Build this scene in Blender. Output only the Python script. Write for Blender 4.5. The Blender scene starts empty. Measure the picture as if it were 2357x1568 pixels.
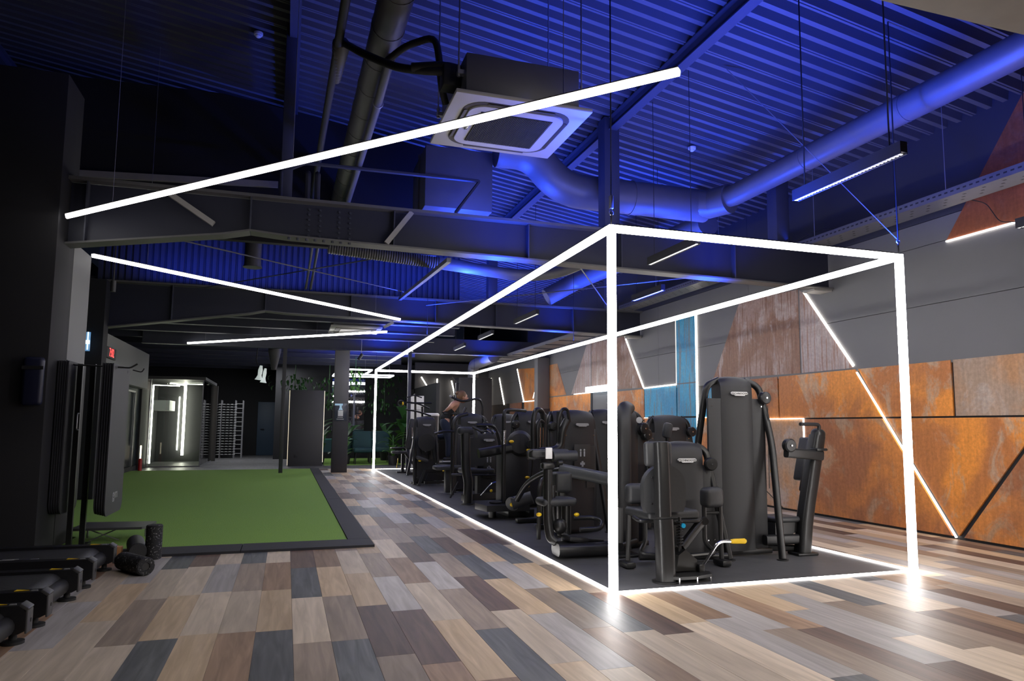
import bpy, bmesh, math, random
from mathutils import Vector as V, Matrix as MX, Euler
random.seed(7)
S = bpy.context.scene
COL = S.collection
# ---------------------------------------------------------------- camera, world, light, exposure
S.view_settings.view_transform = 'Standard'
S.view_settings.look = 'None'
S.view_settings.exposure = 0.0
S.view_settings.gamma = 1.0
S.view_settings.use_curve_mapping = False
S.cycles.use_denoising = True
S.cycles.max_bounces = 6
S.cycles.diffuse_bounces = 3
S.cycles.glossy_bounces = 3
S.cycles.transmission_bounces = 4
S.cycles.transparent_max_bounces = 8
S.cycles.caustics_reflective = False
S.cycles.caustics_refractive = False
S.cycles.sample_clamp_indirect = 4.0
YAW, PIT, ROL = 0.3241, 0.10203, 0.00565
CAMP = V((-2.2002, -4.7346, 1.1606))
fw = V((math.sin(YAW)*math.cos(PIT), math.cos(YAW)*math.cos(PIT), math.sin(PIT)))
rt = V((math.cos(YAW), -math.sin(YAW), 0)); up = rt.cross(fw)
r2 = rt*math.cos(ROL)+up*math.sin(ROL); u2 = -rt*math.sin(ROL)+up*math.cos(ROL)
cd = bpy.data.cameras.new('camera'); cam = bpy.data.objects.new('camera', cd); COL.objects.link(cam)
m3 = MX((r2, u2, -fw)).transposed()
cam.matrix_world = MX.Translation(CAMP) @ m3.to_4x4()
cd.sensor_width = 36.0; cd.lens = 1667.55*36/2357
cd.shift_x = -(1223.98-1178.5)/2357; cd.shift_y = (809.6-784)/2357
cd.clip_start = 0.05; cd.clip_end = 200
S.camera = cam
W = bpy.data.worlds.new('world'); S.world = W; W.use_nodes = True
W.node_tree.nodes['Background'].inputs[0].default_value = (0.10, 0.13, 0.25, 1)
W.node_tree.nodes['Background'].inputs[1].default_value = 0.03

def area(name, loc, rot, sx, sy, power, color, spread=math.pi):
    l = bpy.data.lights.new(name, 'AREA'); l.shape = 'RECTANGLE'; l.size = sx; l.size_y = sy
    l.energy = power; l.color = color; l.spread = spread
    o = bpy.data.objects.new(name, l); COL.objects.link(o); o.location = loc; o.rotation_euler = rot
    return o
BLUE = (0.022, 0.075, 1.0)
PI = math.pi
UP = (PI, 0, 0)
# blue strips that shine up from the tops of the hanging frames and beams
area('blue_strip', (0.0, 8.4, 2.70), UP, 0.06, 12.6, 690, BLUE, 2.3)
area('blue_strip', (2.68, 8.4, 2.70), UP, 0.06, 12.6, 560, BLUE, 2.1)
area('blue_strip', (1.34, 0.0, 2.70), UP, 2.6, 0.06, 260, BLUE, 2.9)
area('blue_strip', (3.95, 6.0, 3.62), (PI, -0.5, 0), 0.06, 14.0, 25, BLUE, 1.6)
area('blue_strip', (-1.5, 8.1, 3.5), UP, 6.0, 0.06, 75, BLUE)
area('blue_strip', (0.6, 15.6, 2.75), UP, 3.0, 0.06, 160, BLUE)
# white lamps of the hall behind the photographer
area('hall_lamp', (3.0, -6.8, 4.2), (0.5, 0, 0.1), 4.0, 0.3, 240, (1.0, 0.93, 0.84), 2.2)
area('far_zone_lamp', (-3.2, 20.5, 3.1), (0, 0, 0), 2.5, 0.3, 70, (0.95, 0.97, 1.0))

# ---------------------------------------------------------------- materials
def nodes(name):
    m = bpy.data.materials.new(name); m.use_nodes = True
    return m, m.node_tree, m.node_tree.nodes['Principled BSDF']
def mat(name, c, rough=0.5, metal=0.0, noise=0.0, scale=8.0, bump=0.0, spec=0.5):
    m, t, b = nodes(name)
    b.inputs['Base Color'].default_value = (*c, 1); b.inputs['Roughness'].default_value = rough
    b.inputs['Metallic'].default_value = metal; b.inputs['Specular IOR Level'].default_value = spec
    if noise or bump:
        tc = t.nodes.new('ShaderNodeTexCoord'); n = t.nodes.new('ShaderNodeTexNoise')
        n.inputs['Scale'].default_value = scale; n.inputs['Detail'].default_value = 6
        t.links.new(tc.outputs['Object'], n.inputs['Vector'])
        if noise:
            r = t.nodes.new('ShaderNodeMapRange')
            r.inputs['To Min'].default_value = 1-noise; r.inputs['To Max'].default_value = 1+noise
            x = t.nodes.new('ShaderNodeVectorMath'); x.operation = 'SCALE'
            x.inputs[0].default_value = c
            t.links.new(n.outputs['Fac'], r.inputs['Value']); t.links.new(r.outputs[0], x.inputs['Scale'])
            t.links.new(x.outputs[0], b.inputs['Base Color'])
        if bump:
            p = t.nodes.new('ShaderNodeBump'); p.inputs['Strength'].default_value = bump; p.inputs['Distance'].default_value = 0.01
            t.links.new(n.outputs['Fac'], p.inputs['Height']); t.links.new(p.outputs[0], b.inputs['Normal'])
    return m
def emit(name, c, s, base=(0.8, 0.8, 0.8)):
    m, t, b = nodes(name)
    b.inputs['Base Color'].default_value = (*base, 1)
    b.inputs['Emission Color'].default_value = (*c, 1); b.inputs['Emission Strength'].default_value = s
    return m
def wood(name, c1, c2, rough=0.5):
    m, t, b = nodes(name); L = t.links.new
    tc = t.nodes.new('ShaderNodeTexCoord'); oi = t.nodes.new('ShaderNodeObjectInfo')
    geo = t.nodes.new('ShaderNodeNewGeometry')
    mp = t.nodes.new('ShaderNodeMapping'); mp.inputs['Scale'].default_value = (22, 1.6, 4)
    ad = t.nodes.new('ShaderNodeMath'); ad.operation = 'ADD'
    L(oi.outputs['Random'], ad.inputs[0]); L(geo.outputs['Random Per Island'], ad.inputs[1])
    cb = t.nodes.new('ShaderNodeCombineXYZ'); sc = t.nodes.new('ShaderNodeMath'); sc.operation = 'MULTIPLY'; sc.inputs[1].default_value = 37.0
    L(ad.outputs[0], sc.inputs[0]); L(sc.outputs[0], cb.inputs[0]); L(sc.outputs[0], cb.inputs[1])
    L(cb.outputs[0], mp.inputs['Location']); L(tc.outputs['Object'], mp.inputs['Vector'])
    n = t.nodes.new('ShaderNodeTexNoise'); n.inputs['Scale'].default_value = 1.0; n.inputs['Detail'].default_value = 8; n.inputs['Distortion'].default_value = 0.8
    L(mp.outputs[0], n.inputs['Vector'])
    r = t.nodes.new('ShaderNodeValToRGB'); r.color_ramp.elements[0].position = 0.3; r.color_ramp.elements[1].position = 0.72
    r.color_ramp.elements[0].color = (*c1, 1); r.color_ramp.elements[1].color = (*c2, 1)
    L(n.outputs['Fac'], r.inputs[0])
    hs = t.nodes.new('ShaderNodeHueSaturation'); mr = t.nodes.new('ShaderNodeMapRange')
    fr = t.nodes.new('ShaderNodeMath'); fr.operation = 'FRACT'; L(ad.outputs[0], fr.inputs[0])
    mr.inputs['To Min'].default_value = 0.82; mr.inputs['To Max'].default_value = 1.18
    L(fr.outputs[0], mr.inputs['Value']); L(mr.outputs[0], hs.inputs['Value']); L(r.outputs[0], hs.inputs['Color'])
    L(hs.outputs[0], b.inputs['Base Color'])
    b.inputs['Roughness'].default_value = rough; b.inputs['Specular IOR Level'].default_value = 0.42
    bp = t.nodes.new('ShaderNodeBump'); bp.inputs['Strength'].default_value = 0.12; bp.inputs['Distance'].default_value = 0.004
    L(n.outputs['Fac'], bp.inputs['Height']); L(bp.outputs[0], b.inputs['Normal'])
    return m
def rust(name, ca, cb_, cc, seed=0.0, streak=0.2, drip=None, amt=0.72):
    # corroded sheet: base tones in broad clouds, bare-metal blotches, fine mottling, faint vertical runs
    m, t, b = nodes(name); L = t.links.new
    tc = t.nodes.new('ShaderNodeTexCoord')
    mp = t.nodes.new('ShaderNodeMapping'); mp.inputs['Location'].default_value = (seed, seed*2, seed*3)
    L(tc.outputs['Object'], mp.inputs['Vector'])
    def noise(scale, det, rough, dist, sc=None):
        v = mp.outputs[0]
        if sc:
            m2 = t.nodes.new('ShaderNodeMapping'); m2.inputs['Scale'].default_value = sc; L(v, m2.inputs['Vector']); v = m2.outputs[0]
        n = t.nodes.new('ShaderNodeTexNoise'); n.inputs['Scale'].default_value = scale; n.inputs['Detail'].default_value = det
        n.inputs['Roughness'].default_value = rough; n.inputs['Distortion'].default_value = dist; L(v, n.inputs['Vector']); return n.outputs['Fac']
    def rng(f, a0, a1, b0, b1):
        r = t.nodes.new('ShaderNodeMapRange'); r.interpolation_type = 'SMOOTHSTEP'
        for k, v in zip(('From Min', 'From Max', 'To Min', 'To Max'), (a0, a1, b0, b1)): r.inputs[k].default_value = v
        L(f, r.inputs['Value']); return r.outputs[0]
    def mix(f, c1, c2):
        x = t.nodes.new('ShaderNodeMix'); x.data_type = 'RGBA'
        L(f, x.inputs[0])
        for sck, c in ((x.inputs[6], c1), (x.inputs[7], c2)):
            if isinstance(c, tuple): sck.default_value = (*c, 1)
            else: L(c, sck)
        return x.outputs[2]
    cloud = noise(1.1, 5, 0.55, 0.4); col = mix(rng(cloud, 0.42, 0.58, 0, 1), ca, cb_)
    blot = noise(2.1, 10, 0.68, 0.9, (1, 1, 0.75)); col = mix(rng(blot, 0.50, 0.62, 0, amt), col, cc)
    run = noise(1.8, 8, 0.6, 0.2, (12, 12, 0.7))
    if drip: col = mix(rng(run, 0.49, 0.62, 0, 0.85), col, drip)
    fine = noise(26, 6, 0.7, 0.0)
    mu = t.nodes.new('ShaderNodeMath'); mu.operation = 'MULTIPLY'
    L(rng(run, 0.3, 0.7, 1-streak, 1+streak*0.5), mu.inputs[0]); L(rng(fine, 0.3, 0.7, 0.84, 1.14), mu.inputs[1])
    x = t.nodes.new('ShaderNodeVectorMath'); x.operation = 'SCALE'; L(col, x.inputs[0]); L(mu.outputs[0], x.inputs['Scale'])
    L(x.outputs[0], b.inputs['Base Color'])
    b.inputs['Roughness'].default_value = 0.5
    bp = t.nodes.new('ShaderNodeBump'); bp.inputs['Strength'].default_value = 0.2; bp.inputs['Distance'].default_value = 0.006
    L(blot, bp.inputs['Height']); L(bp.outputs[0], b.inputs['Normal'])
    return m
def speckle(name, c, c2, scale=60, thr=0.62, rough=0.75):
    m, t, b = nodes(name); L = t.links.new
    tc = t.nodes.new('ShaderNodeTexCoord'); n = t.nodes.new('ShaderNodeTexNoise')
    n.inputs['Scale'].default_value = scale; n.inputs['Detail'].default_value = 3
    L(tc.outputs['Object'], n.inputs['Vector'])
    r = t.nodes.new('ShaderNodeValToRGB'); r.color_ramp.elements[0].position = thr; r.color_ramp.elements[1].position = thr+0.05
    r.color_ramp.elements[0].color = (*c, 1); r.color_ramp.elements[1].color = (*c2, 1)
    L(n.outputs['Fac'], r.inputs[0]); L(r.outputs[0], b.inputs['Base Color']); b.inputs['Roughness'].default_value = rough
    return m
def glassm(name, tint=(0.9, 0.97, 0.95)):
    m = bpy.data.materials.new(name); m.use_nodes = True; t = m.node_tree; t.nodes.clear()
    o = t.nodes.new('ShaderNodeOutputMaterial'); tr = t.nodes.new('ShaderNodeBsdfTransparent'); tr.inputs[0].default_value = (*tint, 1)
    g = t.nodes.new('ShaderNodeBsdfGlossy'); g.inputs['Roughness'].default_value = 0.02
    mx = t.nodes.new('ShaderNodeMixShader'); fr = t.nodes.new('ShaderNodeFresnel'); fr.inputs[0].default_value = 1.45
    t.links.new(fr.outputs[0], mx.inputs[0]); t.links.new(tr.outputs[0], mx.inputs[1]); t.links.new(g.outputs[0], mx.inputs[2]); t.links.new(mx.outputs[0], o.inputs[0])
    return m
M = {}
M['led'] = emit('led_white', (1.0, 0.97, 0.95), 24)
M['led_lamp'] = emit('led_lamp_white', (1.0, 0.97, 0.95), 9)
M['led_wall'] = emit('led_wall_white', (1.0, 0.93, 0.82), 9)
M['led_floor'] = emit('led_floor_white', (1.0, 0.96, 0.93), 9)
M['louvre'] = emit('louvre_white', (1.0, 1.0, 1.0), 0.8)
M['steel'] = mat('beam_grey_steel', (0.05, 0.054, 0.078), 0.55, 0.2, 0.12, 5)
M['web'] = mat('navy_beam_paint', (0.022, 0.024, 0.042), 0.5, 0.1, 0.1, 4)
M['flange'] = mat('grey_flange_paint', (0.11, 0.108, 0.11), 0.5, 0.1, 0.15, 6)
M['shadewall'] = mat('shaded_wall_grey', (0.035, 0.038, 0.055), 0.6, 0, 0.08, 2)  # grey wall darkened in the colour for the shade above the cable tray
M['roof'] = mat('roof_sheet_grey', (0.10, 0.10, 0.115), 0.5, 0.1, 0.08, 3)
M['duct'] = mat('galvanised_duct', (0.13, 0.13, 0.145), 0.45, 0.2, 0.12, 6)
M['dark'] = mat('dark_wall_paint', (0.011, 0.011, 0.014), 0.75, 0, 0.1, 3)
M['darkgrey'] = mat('dark_grey_paint', (0.04, 0.04, 0.044), 0.6, 0, 0.1, 3)
M['grey'] = mat('grey_wall_paint', (0.15, 0.15, 0.16), 0.6, 0, 0.07, 2)
M['rubber'] = mat('black_rubber', (0.072, 0.072, 0.076), 0.5, 0, 0.25, 9, 0.1)
M['matrub'] = mat('mat_border_rubber', (0.022, 0.022, 0.028), 0.7, 0, 0.2, 12, 0.1)
M['frame'] = mat('machine_black_frame', (0.017, 0.017, 0.018), 0.36, 0.3, 0.1, 20)
M['shroud'] = mat('machine_black_shroud', (0.016, 0.016, 0.018), 0.55, 0.0, 0.1, 30, 0.05)
M['pad'] = mat('machine_black_upholstery', (0.024, 0.025, 0.028), 0.5, 0, 0.12, 40, 0.1)
M['chrome'] = mat('chrome', (0.6, 0.6, 0.62), 0.18, 1.0)
M['yellow'] = mat('yellow_plastic', (0.85, 0.55, 0.01), 0.4)
M['white'] = mat('white_plastic', (0.75, 0.75, 0.75), 0.45)
M['ink'] = mat('black_ink', (0.02, 0.02, 0.02), 0.5)
M['cable'] = mat('black_cable', (0.012, 0.012, 0.014), 0.6)
M['wire'] = mat('steel_wire', (0.35, 0.35, 0.38), 0.35, 0.7)
M['turf'] = mat('green_turf', (0.24, 0.41, 0.09), 0.9, 0, 0.35, 90, 0.6, 0.2)
M['glass'] = glassm('clear_glass')
# ---------------------------------------------------------------- mesh helpers
def fillet(pts, rad, n=5):
    pts = [V(p) for p in pts]; out = [pts[0]]
    for a, b, c in zip(pts, pts[1:], pts[2:]):
        d1 = (a-b); d2 = (c-b); r = min(rad, d1.length*0.49, d2.length*0.49)
        p = b+d1.normalized()*r; q = b+d2.normalized()*r
        for i in range(n+1):
            t = i/n; out.append(p*(1-t)**2+b*2*t*(1-t)+q*t*t)
    out.append(pts[-1]); return out
class MB:
    def __init__(s, m=None): s.bm = bmesh.new(); s.m = m or MX.Identity(4)
    def _add(s, vs, fs, mi=0):
        vv = [s.bm.verts.new(s.m @ V(v)) for v in vs]
        for f in fs:
            try: s.bm.faces.new([vv[i] for i in f]).material_index = mi
            except ValueError: pass
        return s
    def box(s, x0, x1, y0, y1, z0, z1, bev=0.0, rot=None, mi=0, seg=2):
        c = V(((x0+x1)/2, (y0+y1)/2, (z0+z1)/2)); h = V((abs(x1-x0)/2, abs(y1-y0)/2, abs(z1-z0)/2))
        R = (Euler(rot).to_matrix() if rot else MX.Identity(3))
        b = bmesh.new(); bmesh.ops.create_cube(b, size=2)
        for v in b.verts: v.co = V((v.co.x*h.x, v.co.y*h.y, v.co.z*h.z))
        if bev: bmesh.ops.bevel(b, geom=b.edges[:], offset=min(bev, min(h)*0.95), segments=seg, profile=0.5, affect='EDGES')
        b.verts.index_update()
        s._add([c+R@v.co for v in b.verts], [[v.index for v in f.verts] for f in b.faces], mi); b.free(); return s
    def bx(s, c, size, bev=0.0, rot=None, mi=0, seg=2):
        return s.box(c[0]-size[0]/2, c[0]+size[0]/2, c[1]-size[1]/2, c[1]+size[1]/2, c[2]-size[2]/2, c[2]+size[2]/2, bev, rot, mi, seg)
    def tube(s, pts, r, n=8, cap=True, prof=None, upv=None, mi=0, taper=None):
        pts = [V(p) for p in pts]; N = len(pts)
        pr = prof or [(r*math.cos(2*PI*i/n), r*math.sin(2*PI*i/n)) for i in range(n)]
        n = len(pr); vs = []; t0 = (pts[1]-pts[0]).normalized()
        u = V(upv) if upv else (V((0, 0, 1)) if abs(t0.z) < 0.9 else V((1, 0, 0)))
        a = (u-t0*u.dot(t0)).normalized()
        for i, p in enumerate(pts):
            t = ((pts[min(i+1, N-1)]-p).normalized()+(p-pts[max(i-1, 0)]).normalized()).normalized()
            a = (a-t*a.dot(t)).normalized(); b = t.cross(a)
            k = 1.0 if taper is None else taper[i] if hasattr(taper, '__len__') else 1+(taper-1)*i/(N-1)
            vs += [p+a*(x*k)+b*(y*k) for x, y in pr]
        fs = [[i*n+j, i*n+(j+1) % n, (i+1)*n+(j+1) % n, (i+1)*n+j] for i in range(N-1) for j in range(n)]
        if cap: fs += [list(range(n))[::-1], [(N-1)*n+j for j in range(n)]]
        return s._add(vs, fs, mi)
    def cyl(s, p, q, r, n=16, r2=None, mi=0): return s.tube([p, q], r, n, mi=mi, taper=(r2/r if r2 is not None else None))
    def bar(s, p, q, w, h, upv=None, mi=0):
        return s.tube([p, q], 1, prof=[(-h/2, -w/2), (h/2, -w/2), (h/2, w/2), (-h/2, w/2)], upv=upv, mi=mi)
    def rtube(s, pts, w, h, bev=0.3, upv=None, taper=None):
        k = bev*min(w, h); pr = []
        for sa, sb, a0 in ((1, 1, 0), (-1, 1, PI/2), (-1, -1, PI), (1, -1, 1.5*PI)):
            for i in range(5): a = a0+i*PI/8; pr.append((sa*(h/2-k)+k*math.cos(a), sb*(w/2-k)+k*math.sin(a)))
        return s.tube(pts, 1, prof=pr, upv=upv, taper=taper)
    def prism(s, poly, ext, mi=0):
        n = len(poly); e = V(ext); P = [V(p) for p in poly]
        return s._add(P+[p+e for p in P], [list(range(n))[::-1], list(range(n, 2*n))]+[[i, (i+1) % n, n+(i+1) % n, n+i] for i in range(n)], mi)
    def lathe(s, prof, c, axis=(0, 0, 1), n=20, mi=0):
        ax = V(axis).normalized(); u = V((1, 0, 0)) if abs(ax.x) < 0.9 else V((0, 1, 0))
        a = (u-ax*u.dot(ax)).normalized(); b = ax.cross(a); c = V(c); vs = []
        for r, h in prof: vs += [c+ax*h+(a*math.cos(2*PI*i/n)+b*math.sin(2*PI*i/n))*r for i in range(n)]
        k = len(prof)
        fs = [[i*n+j, i*n+(j+1) % n, (i+1)*n+(j+1) % n, (i+1)*n+j] for i in range(k-1) for j in range(n)]
        fs += [list(range(n))[::-1], [(k-1)*n+j for j in range(n)]]
        return s._add(vs, fs, mi)
    def sph(s, c, r, sc=(1, 1, 1), n=14, mi=0):
        pr = [(max(1e-4, math.sin(PI*i/8)), -math.cos(PI*i/8)) for i in range(9)]
        vs = []; c = V(c)
        for a, h in pr: vs += [c+V((a*math.cos(2*PI*i/n)*sc[0], a*math.sin(2*PI*i/n)*sc[1], h*sc[2]))*r for i in range(n)]
        fs = [[i*n+j, i*n+(j+1) % n, (i+1)*n+(j+1) % n, (i+1)*n+j] for i in range(8) for j in range(n)]
        return s._add(vs, fs, mi)
    def torus(s, c, R, r, axis=(0, 0, 1), n=24, m=8):
        ax = V(axis).normalized(); u = V((1, 0, 0)) if abs(ax.x) < 0.9 else V((0, 1, 0))
        a = (u-ax*u.dot(ax)).normalized(); b = ax.cross(a); c = V(c); vs = []
        for i in range(n):
            d = a*math.cos(2*PI*i/n)+b*math.sin(2*PI*i/n)
            vs += [c+d*(R+r*math.cos(2*PI*j/m))+ax*r*math.sin(2*PI*j/m) for j in range(m)]
        return s._add(vs, [[i*m+j, ((i+1) % n)*m+j, ((i+1) % n)*m+(j+1) % m, i*m+(j+1) % m] for i in range(n) for j in range(m)])
    def mesh(s, name, origin=(0, 0, 0), smooth=True):
        o = V(origin)
        bmesh.ops.recalc_face_normals(s.bm, faces=s.bm.faces[:])
        for v in s.bm.verts: v.co -= o
        me = bpy.data.meshes.new(name); s.bm.to_mesh(me); s.bm.free()
        if smooth:
            me.shade_smooth(); me.set_sharp_from_angle(angle=math.radians(38))
        return me
def setp(o, label=None, cat=None, group=None, kind=None):
    for k, v in (('label', label), ('category', cat), ('group', group), ('kind', kind)):
        if v: o[k] = v
    return o
def link(name, data, parent=None, loc=(0, 0, 0)):
    o = bpy.data.objects.new(name, data); COL.objects.link(o); o.location = loc
    if parent: o.parent = parent
    return o
def mesh_obj(name, mb, mats, parent=None, origin=None, smooth=True, **kw):
    # origin: world position; vertices are given in world space
    org = V(origin) if origin is not None else (WP.get(parent.name, V((0, 0, 0))) if parent else V((0, 0, 0)))
    me = mb.mesh(name, org, smooth)
    for k in (mats if isinstance(mats, (list, tuple)) else [mats]): me.materials.append(M[k] if isinstance(k, str) else k)
    pw = WP.get(parent.name, V((0, 0, 0))) if parent else V((0, 0, 0))
    o = link(name, me, parent, org-pw); WP[o.name] = org
    return setp(o, **kw)
WP = {}
def thing(name, label, cat, loc=(0, 0, 0), group=None, kind=None):
    o = link(name, None, None, loc); o.empty_display_size = 0.1; WP[o.name] = V(loc)
    return setp(o, label, cat, group, kind)
def text(s, name, parent, mtx, size, m, extr=0.001, align='CENTER'):
    c = bpy.data.curves.new(name, 'FONT'); c.body = s; c.size = size; c.extrude = extr
    c.align_x = align; c.align_y = 'CENTER'; c.resolution_u = 2
    c.materials.append(M[m] if isinstance(m, str) else m)
    tmp = bpy.data.objects.new('tmp', c); COL.objects.link(tmp)
    dg = bpy.context.evaluated_depsgraph_get(); me = bpy.data.meshes.new_from_object(tmp.evaluated_get(dg))
    bpy.data.objects.remove(tmp); pw = WP.get(parent.name, V((0, 0, 0)))
    me.transform(MX.Translation(-pw) @ mtx); me.name = name
    o = link(name, me, parent); o['kind'] = 'stuff'; WP[o.name] = pw.copy()
    return o
def frame_mtx(pos, xdir, ydir):
    x = V(xdir).normalized(); z = x.cross(V(ydir)).normalized(); y = z.cross(x)
    return MX.Translation(V(pos)) @ MX((x, y, z)).transposed().to_4x4()
def copy_tree(src, loc):
    r = src.copy(); COL.objects.link(r); r.location = loc; WP[r.name] = V(loc)
    for c in src.children:
        d = c.copy(); COL.objects.link(d); d.parent = r
        for g in c.children:
            e = g.copy(); COL.objects.link(e); e.parent = d
    return r
# ================================================================ STRUCTURE
XW = 4.5            # face of the rusty wall
def roofz(x): return 4.47+0.16*(4.5-x)
# ---------------------------------------------------------------- floor
fl = mesh_obj('floor', MB().box(-9, 6.5, -9, 27, -0.12, -0.005), 'darkgrey', kind='structure', label='dark screed under the plank floor, rubber floor and turf')
WOODS = [((0.44, 0.36, 0.27), (0.64, 0.53, 0.41)), ((0.22, 0.17, 0.13), (0.36, 0.28, 0.215)), ((0.085, 0.053, 0.04), (0.165, 0.105, 0.078)),
         ((0.065, 0.068, 0.072), (0.155, 0.16, 0.165)), ((0.42, 0.30, 0.18), (0.62, 0.47, 0.31)), ((0.30, 0.275, 0.255), (0.46, 0.43, 0.41)), ((0.20, 0.125, 0.08), (0.36, 0.235, 0.15))]
WM = [wood('plank_wood', tuple(1.12*u for u in a), tuple(1.12*u for u in b)) for a, b in WOODS]
WT = [5, 4, 3, 3, 4, 4, 3]
PW, PL, GAP = 0.197, 1.07, 0.0012
def sub(r, e):
    x0, x1, y0, y1 = r; a0, a1, b0, b1 = e
    if x1 <= a0 or x0 >= a1 or y1 <= b0 or y0 >= b1: return [r]
    out = []
    if y0 < b0: out.append((x0, x1, y0, b0))
    if y1 > b1: out.append((x0, x1, b1, y1))
    yy0, yy1 = max(y0, b0), min(y1, b1)
    if x0 < a0: out.append((x0, a0, yy0, yy1))
    if x1 > a1: out.append((a1, x1, yy0, yy1))
    return out
HOLES = [(0.0, 2.676, 0.0, 14.8), (-6.5, -1.36, 2.45, 15.3)]
def pix(p):
    d = V(p)-CAMP; z = d.dot(fw)
    return (None if z < 0.3 else (1224+1667.5*d.dot(r2)/z, 809.6-1667.5*d.dot(u2)/z, z))
planks = []
rp = random.Random(3)
for k in range(-16, 35):
    x0 = -2.125+PW*k; off = rp.random()*PL
    last = -1
    for j in range(-3, 16):
        y0 = off-1.0+PL*j
        w = rp.choices(range(7), WT)[0]
        while w == last: w = rp.choices(range(7), WT)[0]
        last = w
        if x0+PW < -5.3 or x0 > XW+0.03: continue
        rs = [(x0, min(x0+PW, XW+0.03), y0, min(y0+PL, 15.3))]
        for h in HOLES: rs = [q for r in rs for q in sub(r, h)]
        for r in rs:
            if r[1]-r[0] > 0.012 and r[3]-r[2] > 0.012:
                c = pix(((r[0]+r[1])/2, (r[2]+r[3])/2, 0))
                vis = 0
                if c and -120 < c[0] < 2480 and c[1] < 1700: vis = (r[1]-r[0])*(r[3]-r[2])*1.2/c[2]**3
                planks.append((vis, r, w))
planks.sort(key=lambda t: -t[0])
pm = {}
rest = MB()
for i, (vis, r, w) in enumerate(planks):
    sx, sy = r[1]-r[0]-GAP, r[3]-r[2]-GAP
    if i < 300 and vis > 0:
        key = (w, round(sx, 4), round(sy, 4))
        if key not in pm:
            me = MB().bx((0, 0, -0.004), (sx, sy, 0.008), 0.0006, seg=1).mesh('plank', smooth=False); me.materials.append(WM[w]); pm[key] = me
        link('plank', pm[key], fl, ((r[0]+r[1])/2, (r[2]+r[3])/2, 0))
    else:
        rest.box(r[0]+GAP/2, r[1]-GAP/2, r[2]+GAP/2, r[3]-GAP/2, -0.008, 0, mi=w)
mesh_obj('distant_planks', rest, WM, fl, smooth=False, kind='stuff')
M['farwood'] = wood('far_grey_plank', (0.10, 0.10, 0.105), (0.19, 0.185, 0.19), 0.4)
far = MB()
for k in range(48):
    y0 = 15.3+0.2*k
    for j in range(12):
        x0 = -7.5+1.1*j+(k % 3)*0.35; far.box(x0, x0+1.096, y0, y0+0.197, -0.008, 0)
mesh_obj('far_planks', far, 'farwood', fl, smooth=False, kind='stuff')
rf = thing('rubber_flooring', 'black rubber flooring under the gym machines inside the glowing frame', 'flooring', (1.34, 7.4, 0))
for j in range(15):
    y0 = 0.03+j*0.983; mesh_obj('rubber_sheet', MB().box(0.03, 2.646, y0, y0+0.980, -0.02, -0.0006), 'rubber', rf)
tf = thing('turf_mat', 'green artificial turf sprint mat with a black rubber border', 'turf', (-3.5, 9, 0))
mesh_obj('turf', MB().prism([(-4.18, 2.86, 0), (-1.58, 2.86, 0), (-1.58, 15.3, 0), (-5.75, 15.3, 0), (-5.75, 3.85, 0), (-4.18, 3.85, 0)], (0, 0, 0.012)), 'turf', tf, smooth=False)
for j in range(3):
    mesh_obj('border', MB().prism([(-1.575, 2.87+j*4.14, 0), (-1.36, 2.87+j*4.14, 0), (-1.36, 7.0+j*4.14, 0), (-1.575, 7.0+j*4.14, 0)], (0, 0, 0.022)), 'matrub', tf)
for a, b in ((-1.36, -2.55), (-2.556, -3.4), (-3.406, -4.18)):
    mesh_obj('border', MB().box(b, a, 2.45, 2.862, 0, 0.022), 'matrub', tf)
# ---------------------------------------------------------------- roof of corrugated sheets (laps every third rib)
ce = thing('ceiling', 'corrugated metal roof deck washed in blue light', None, (0, 0, 0), kind='structure')
PT = 0.1765
def sheet():
    mb = MB(); h = 0.10; pr = []
    for i in range(3):
        b = i*PT
        if i == 0: pr += [(b, h), (b+0.095, h), (b+0.107, 0), (b+0.126, 0), (b+0.129, 0.016), (b+0.138, 0.016), (b+0.141, 0), (b+0.166, 0), (b+0.1763, h)]
        else: pr += [(b, h), (b+0.095, h), (b+0.107, 0), (b+0.166, 0), (b+0.1763, h)]
    x0, x1 = -8.0, 4.6
    vs = [(x0, y, roofz(x0)-0.045+z) for y, z in pr]+[(x1, y, roofz(x1)-0.045+z) for y, z in pr]
    n = len(pr); mb._add(vs, [[i, i+1, n+i+1, n+i] for i in range(n-1)]); return mb
sm = sheet().mesh('roof_sheet', smooth=False); sm.materials.append(M['roof'])
y = -2.6
while y < 9.0:
    link('roof_sheet', sm, ce, (0, y, 0)); y += 3*PT
mesh_obj('roof_back', MB().prism([(-8.2, -9, roofz(-8.2)+0.09), (4.8, -9, roofz(4.8)+0.09), (4.8, 16, roofz(4.8)+0.09), (-8.2, 16, roofz(-8.2)+0.09)], (0, 0, 0.1)), 'dark', ce)
mesh_obj('roof_front', MB().prism([(-8.2, -9, roofz(-8.2)-0.02), (4.8, -9, roofz(4.8)-0.02), (4.8, -2.6, roofz(4.8)-0.02), (-8.2, -2.6, roofz(-8.2)-0.02)], (0, 0, 0.05)), 'roof', ce)
# purlins along the hall
def ibeam_y(mb, x, y0, y1, zt, h, w, t=0.012):
    mb.box(x-w/2, x+w/2, y0, y1, zt-h, zt-h+t); mb.box(x-w/2, x+w/2, y0, y1, zt-t, zt); mb.box(x-t/2, x+t/2, y0, y1, zt-h+t, zt-t)
for x, lb in ((1.43, 'purlin above the suspended air conditioner, lit blue'), (-2.27, 'dark purlin under the roof left of the round duct'), (-6.0, 'purlin in the dark corner of the roof')):
    mb = MB(); ibeam_y(mb, x, -6, 8.8, roofz(x)-0.05, 0.16, 0.11)
    mesh_obj('purlin', mb, 'steel', label=lb, kind='structure')
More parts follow.
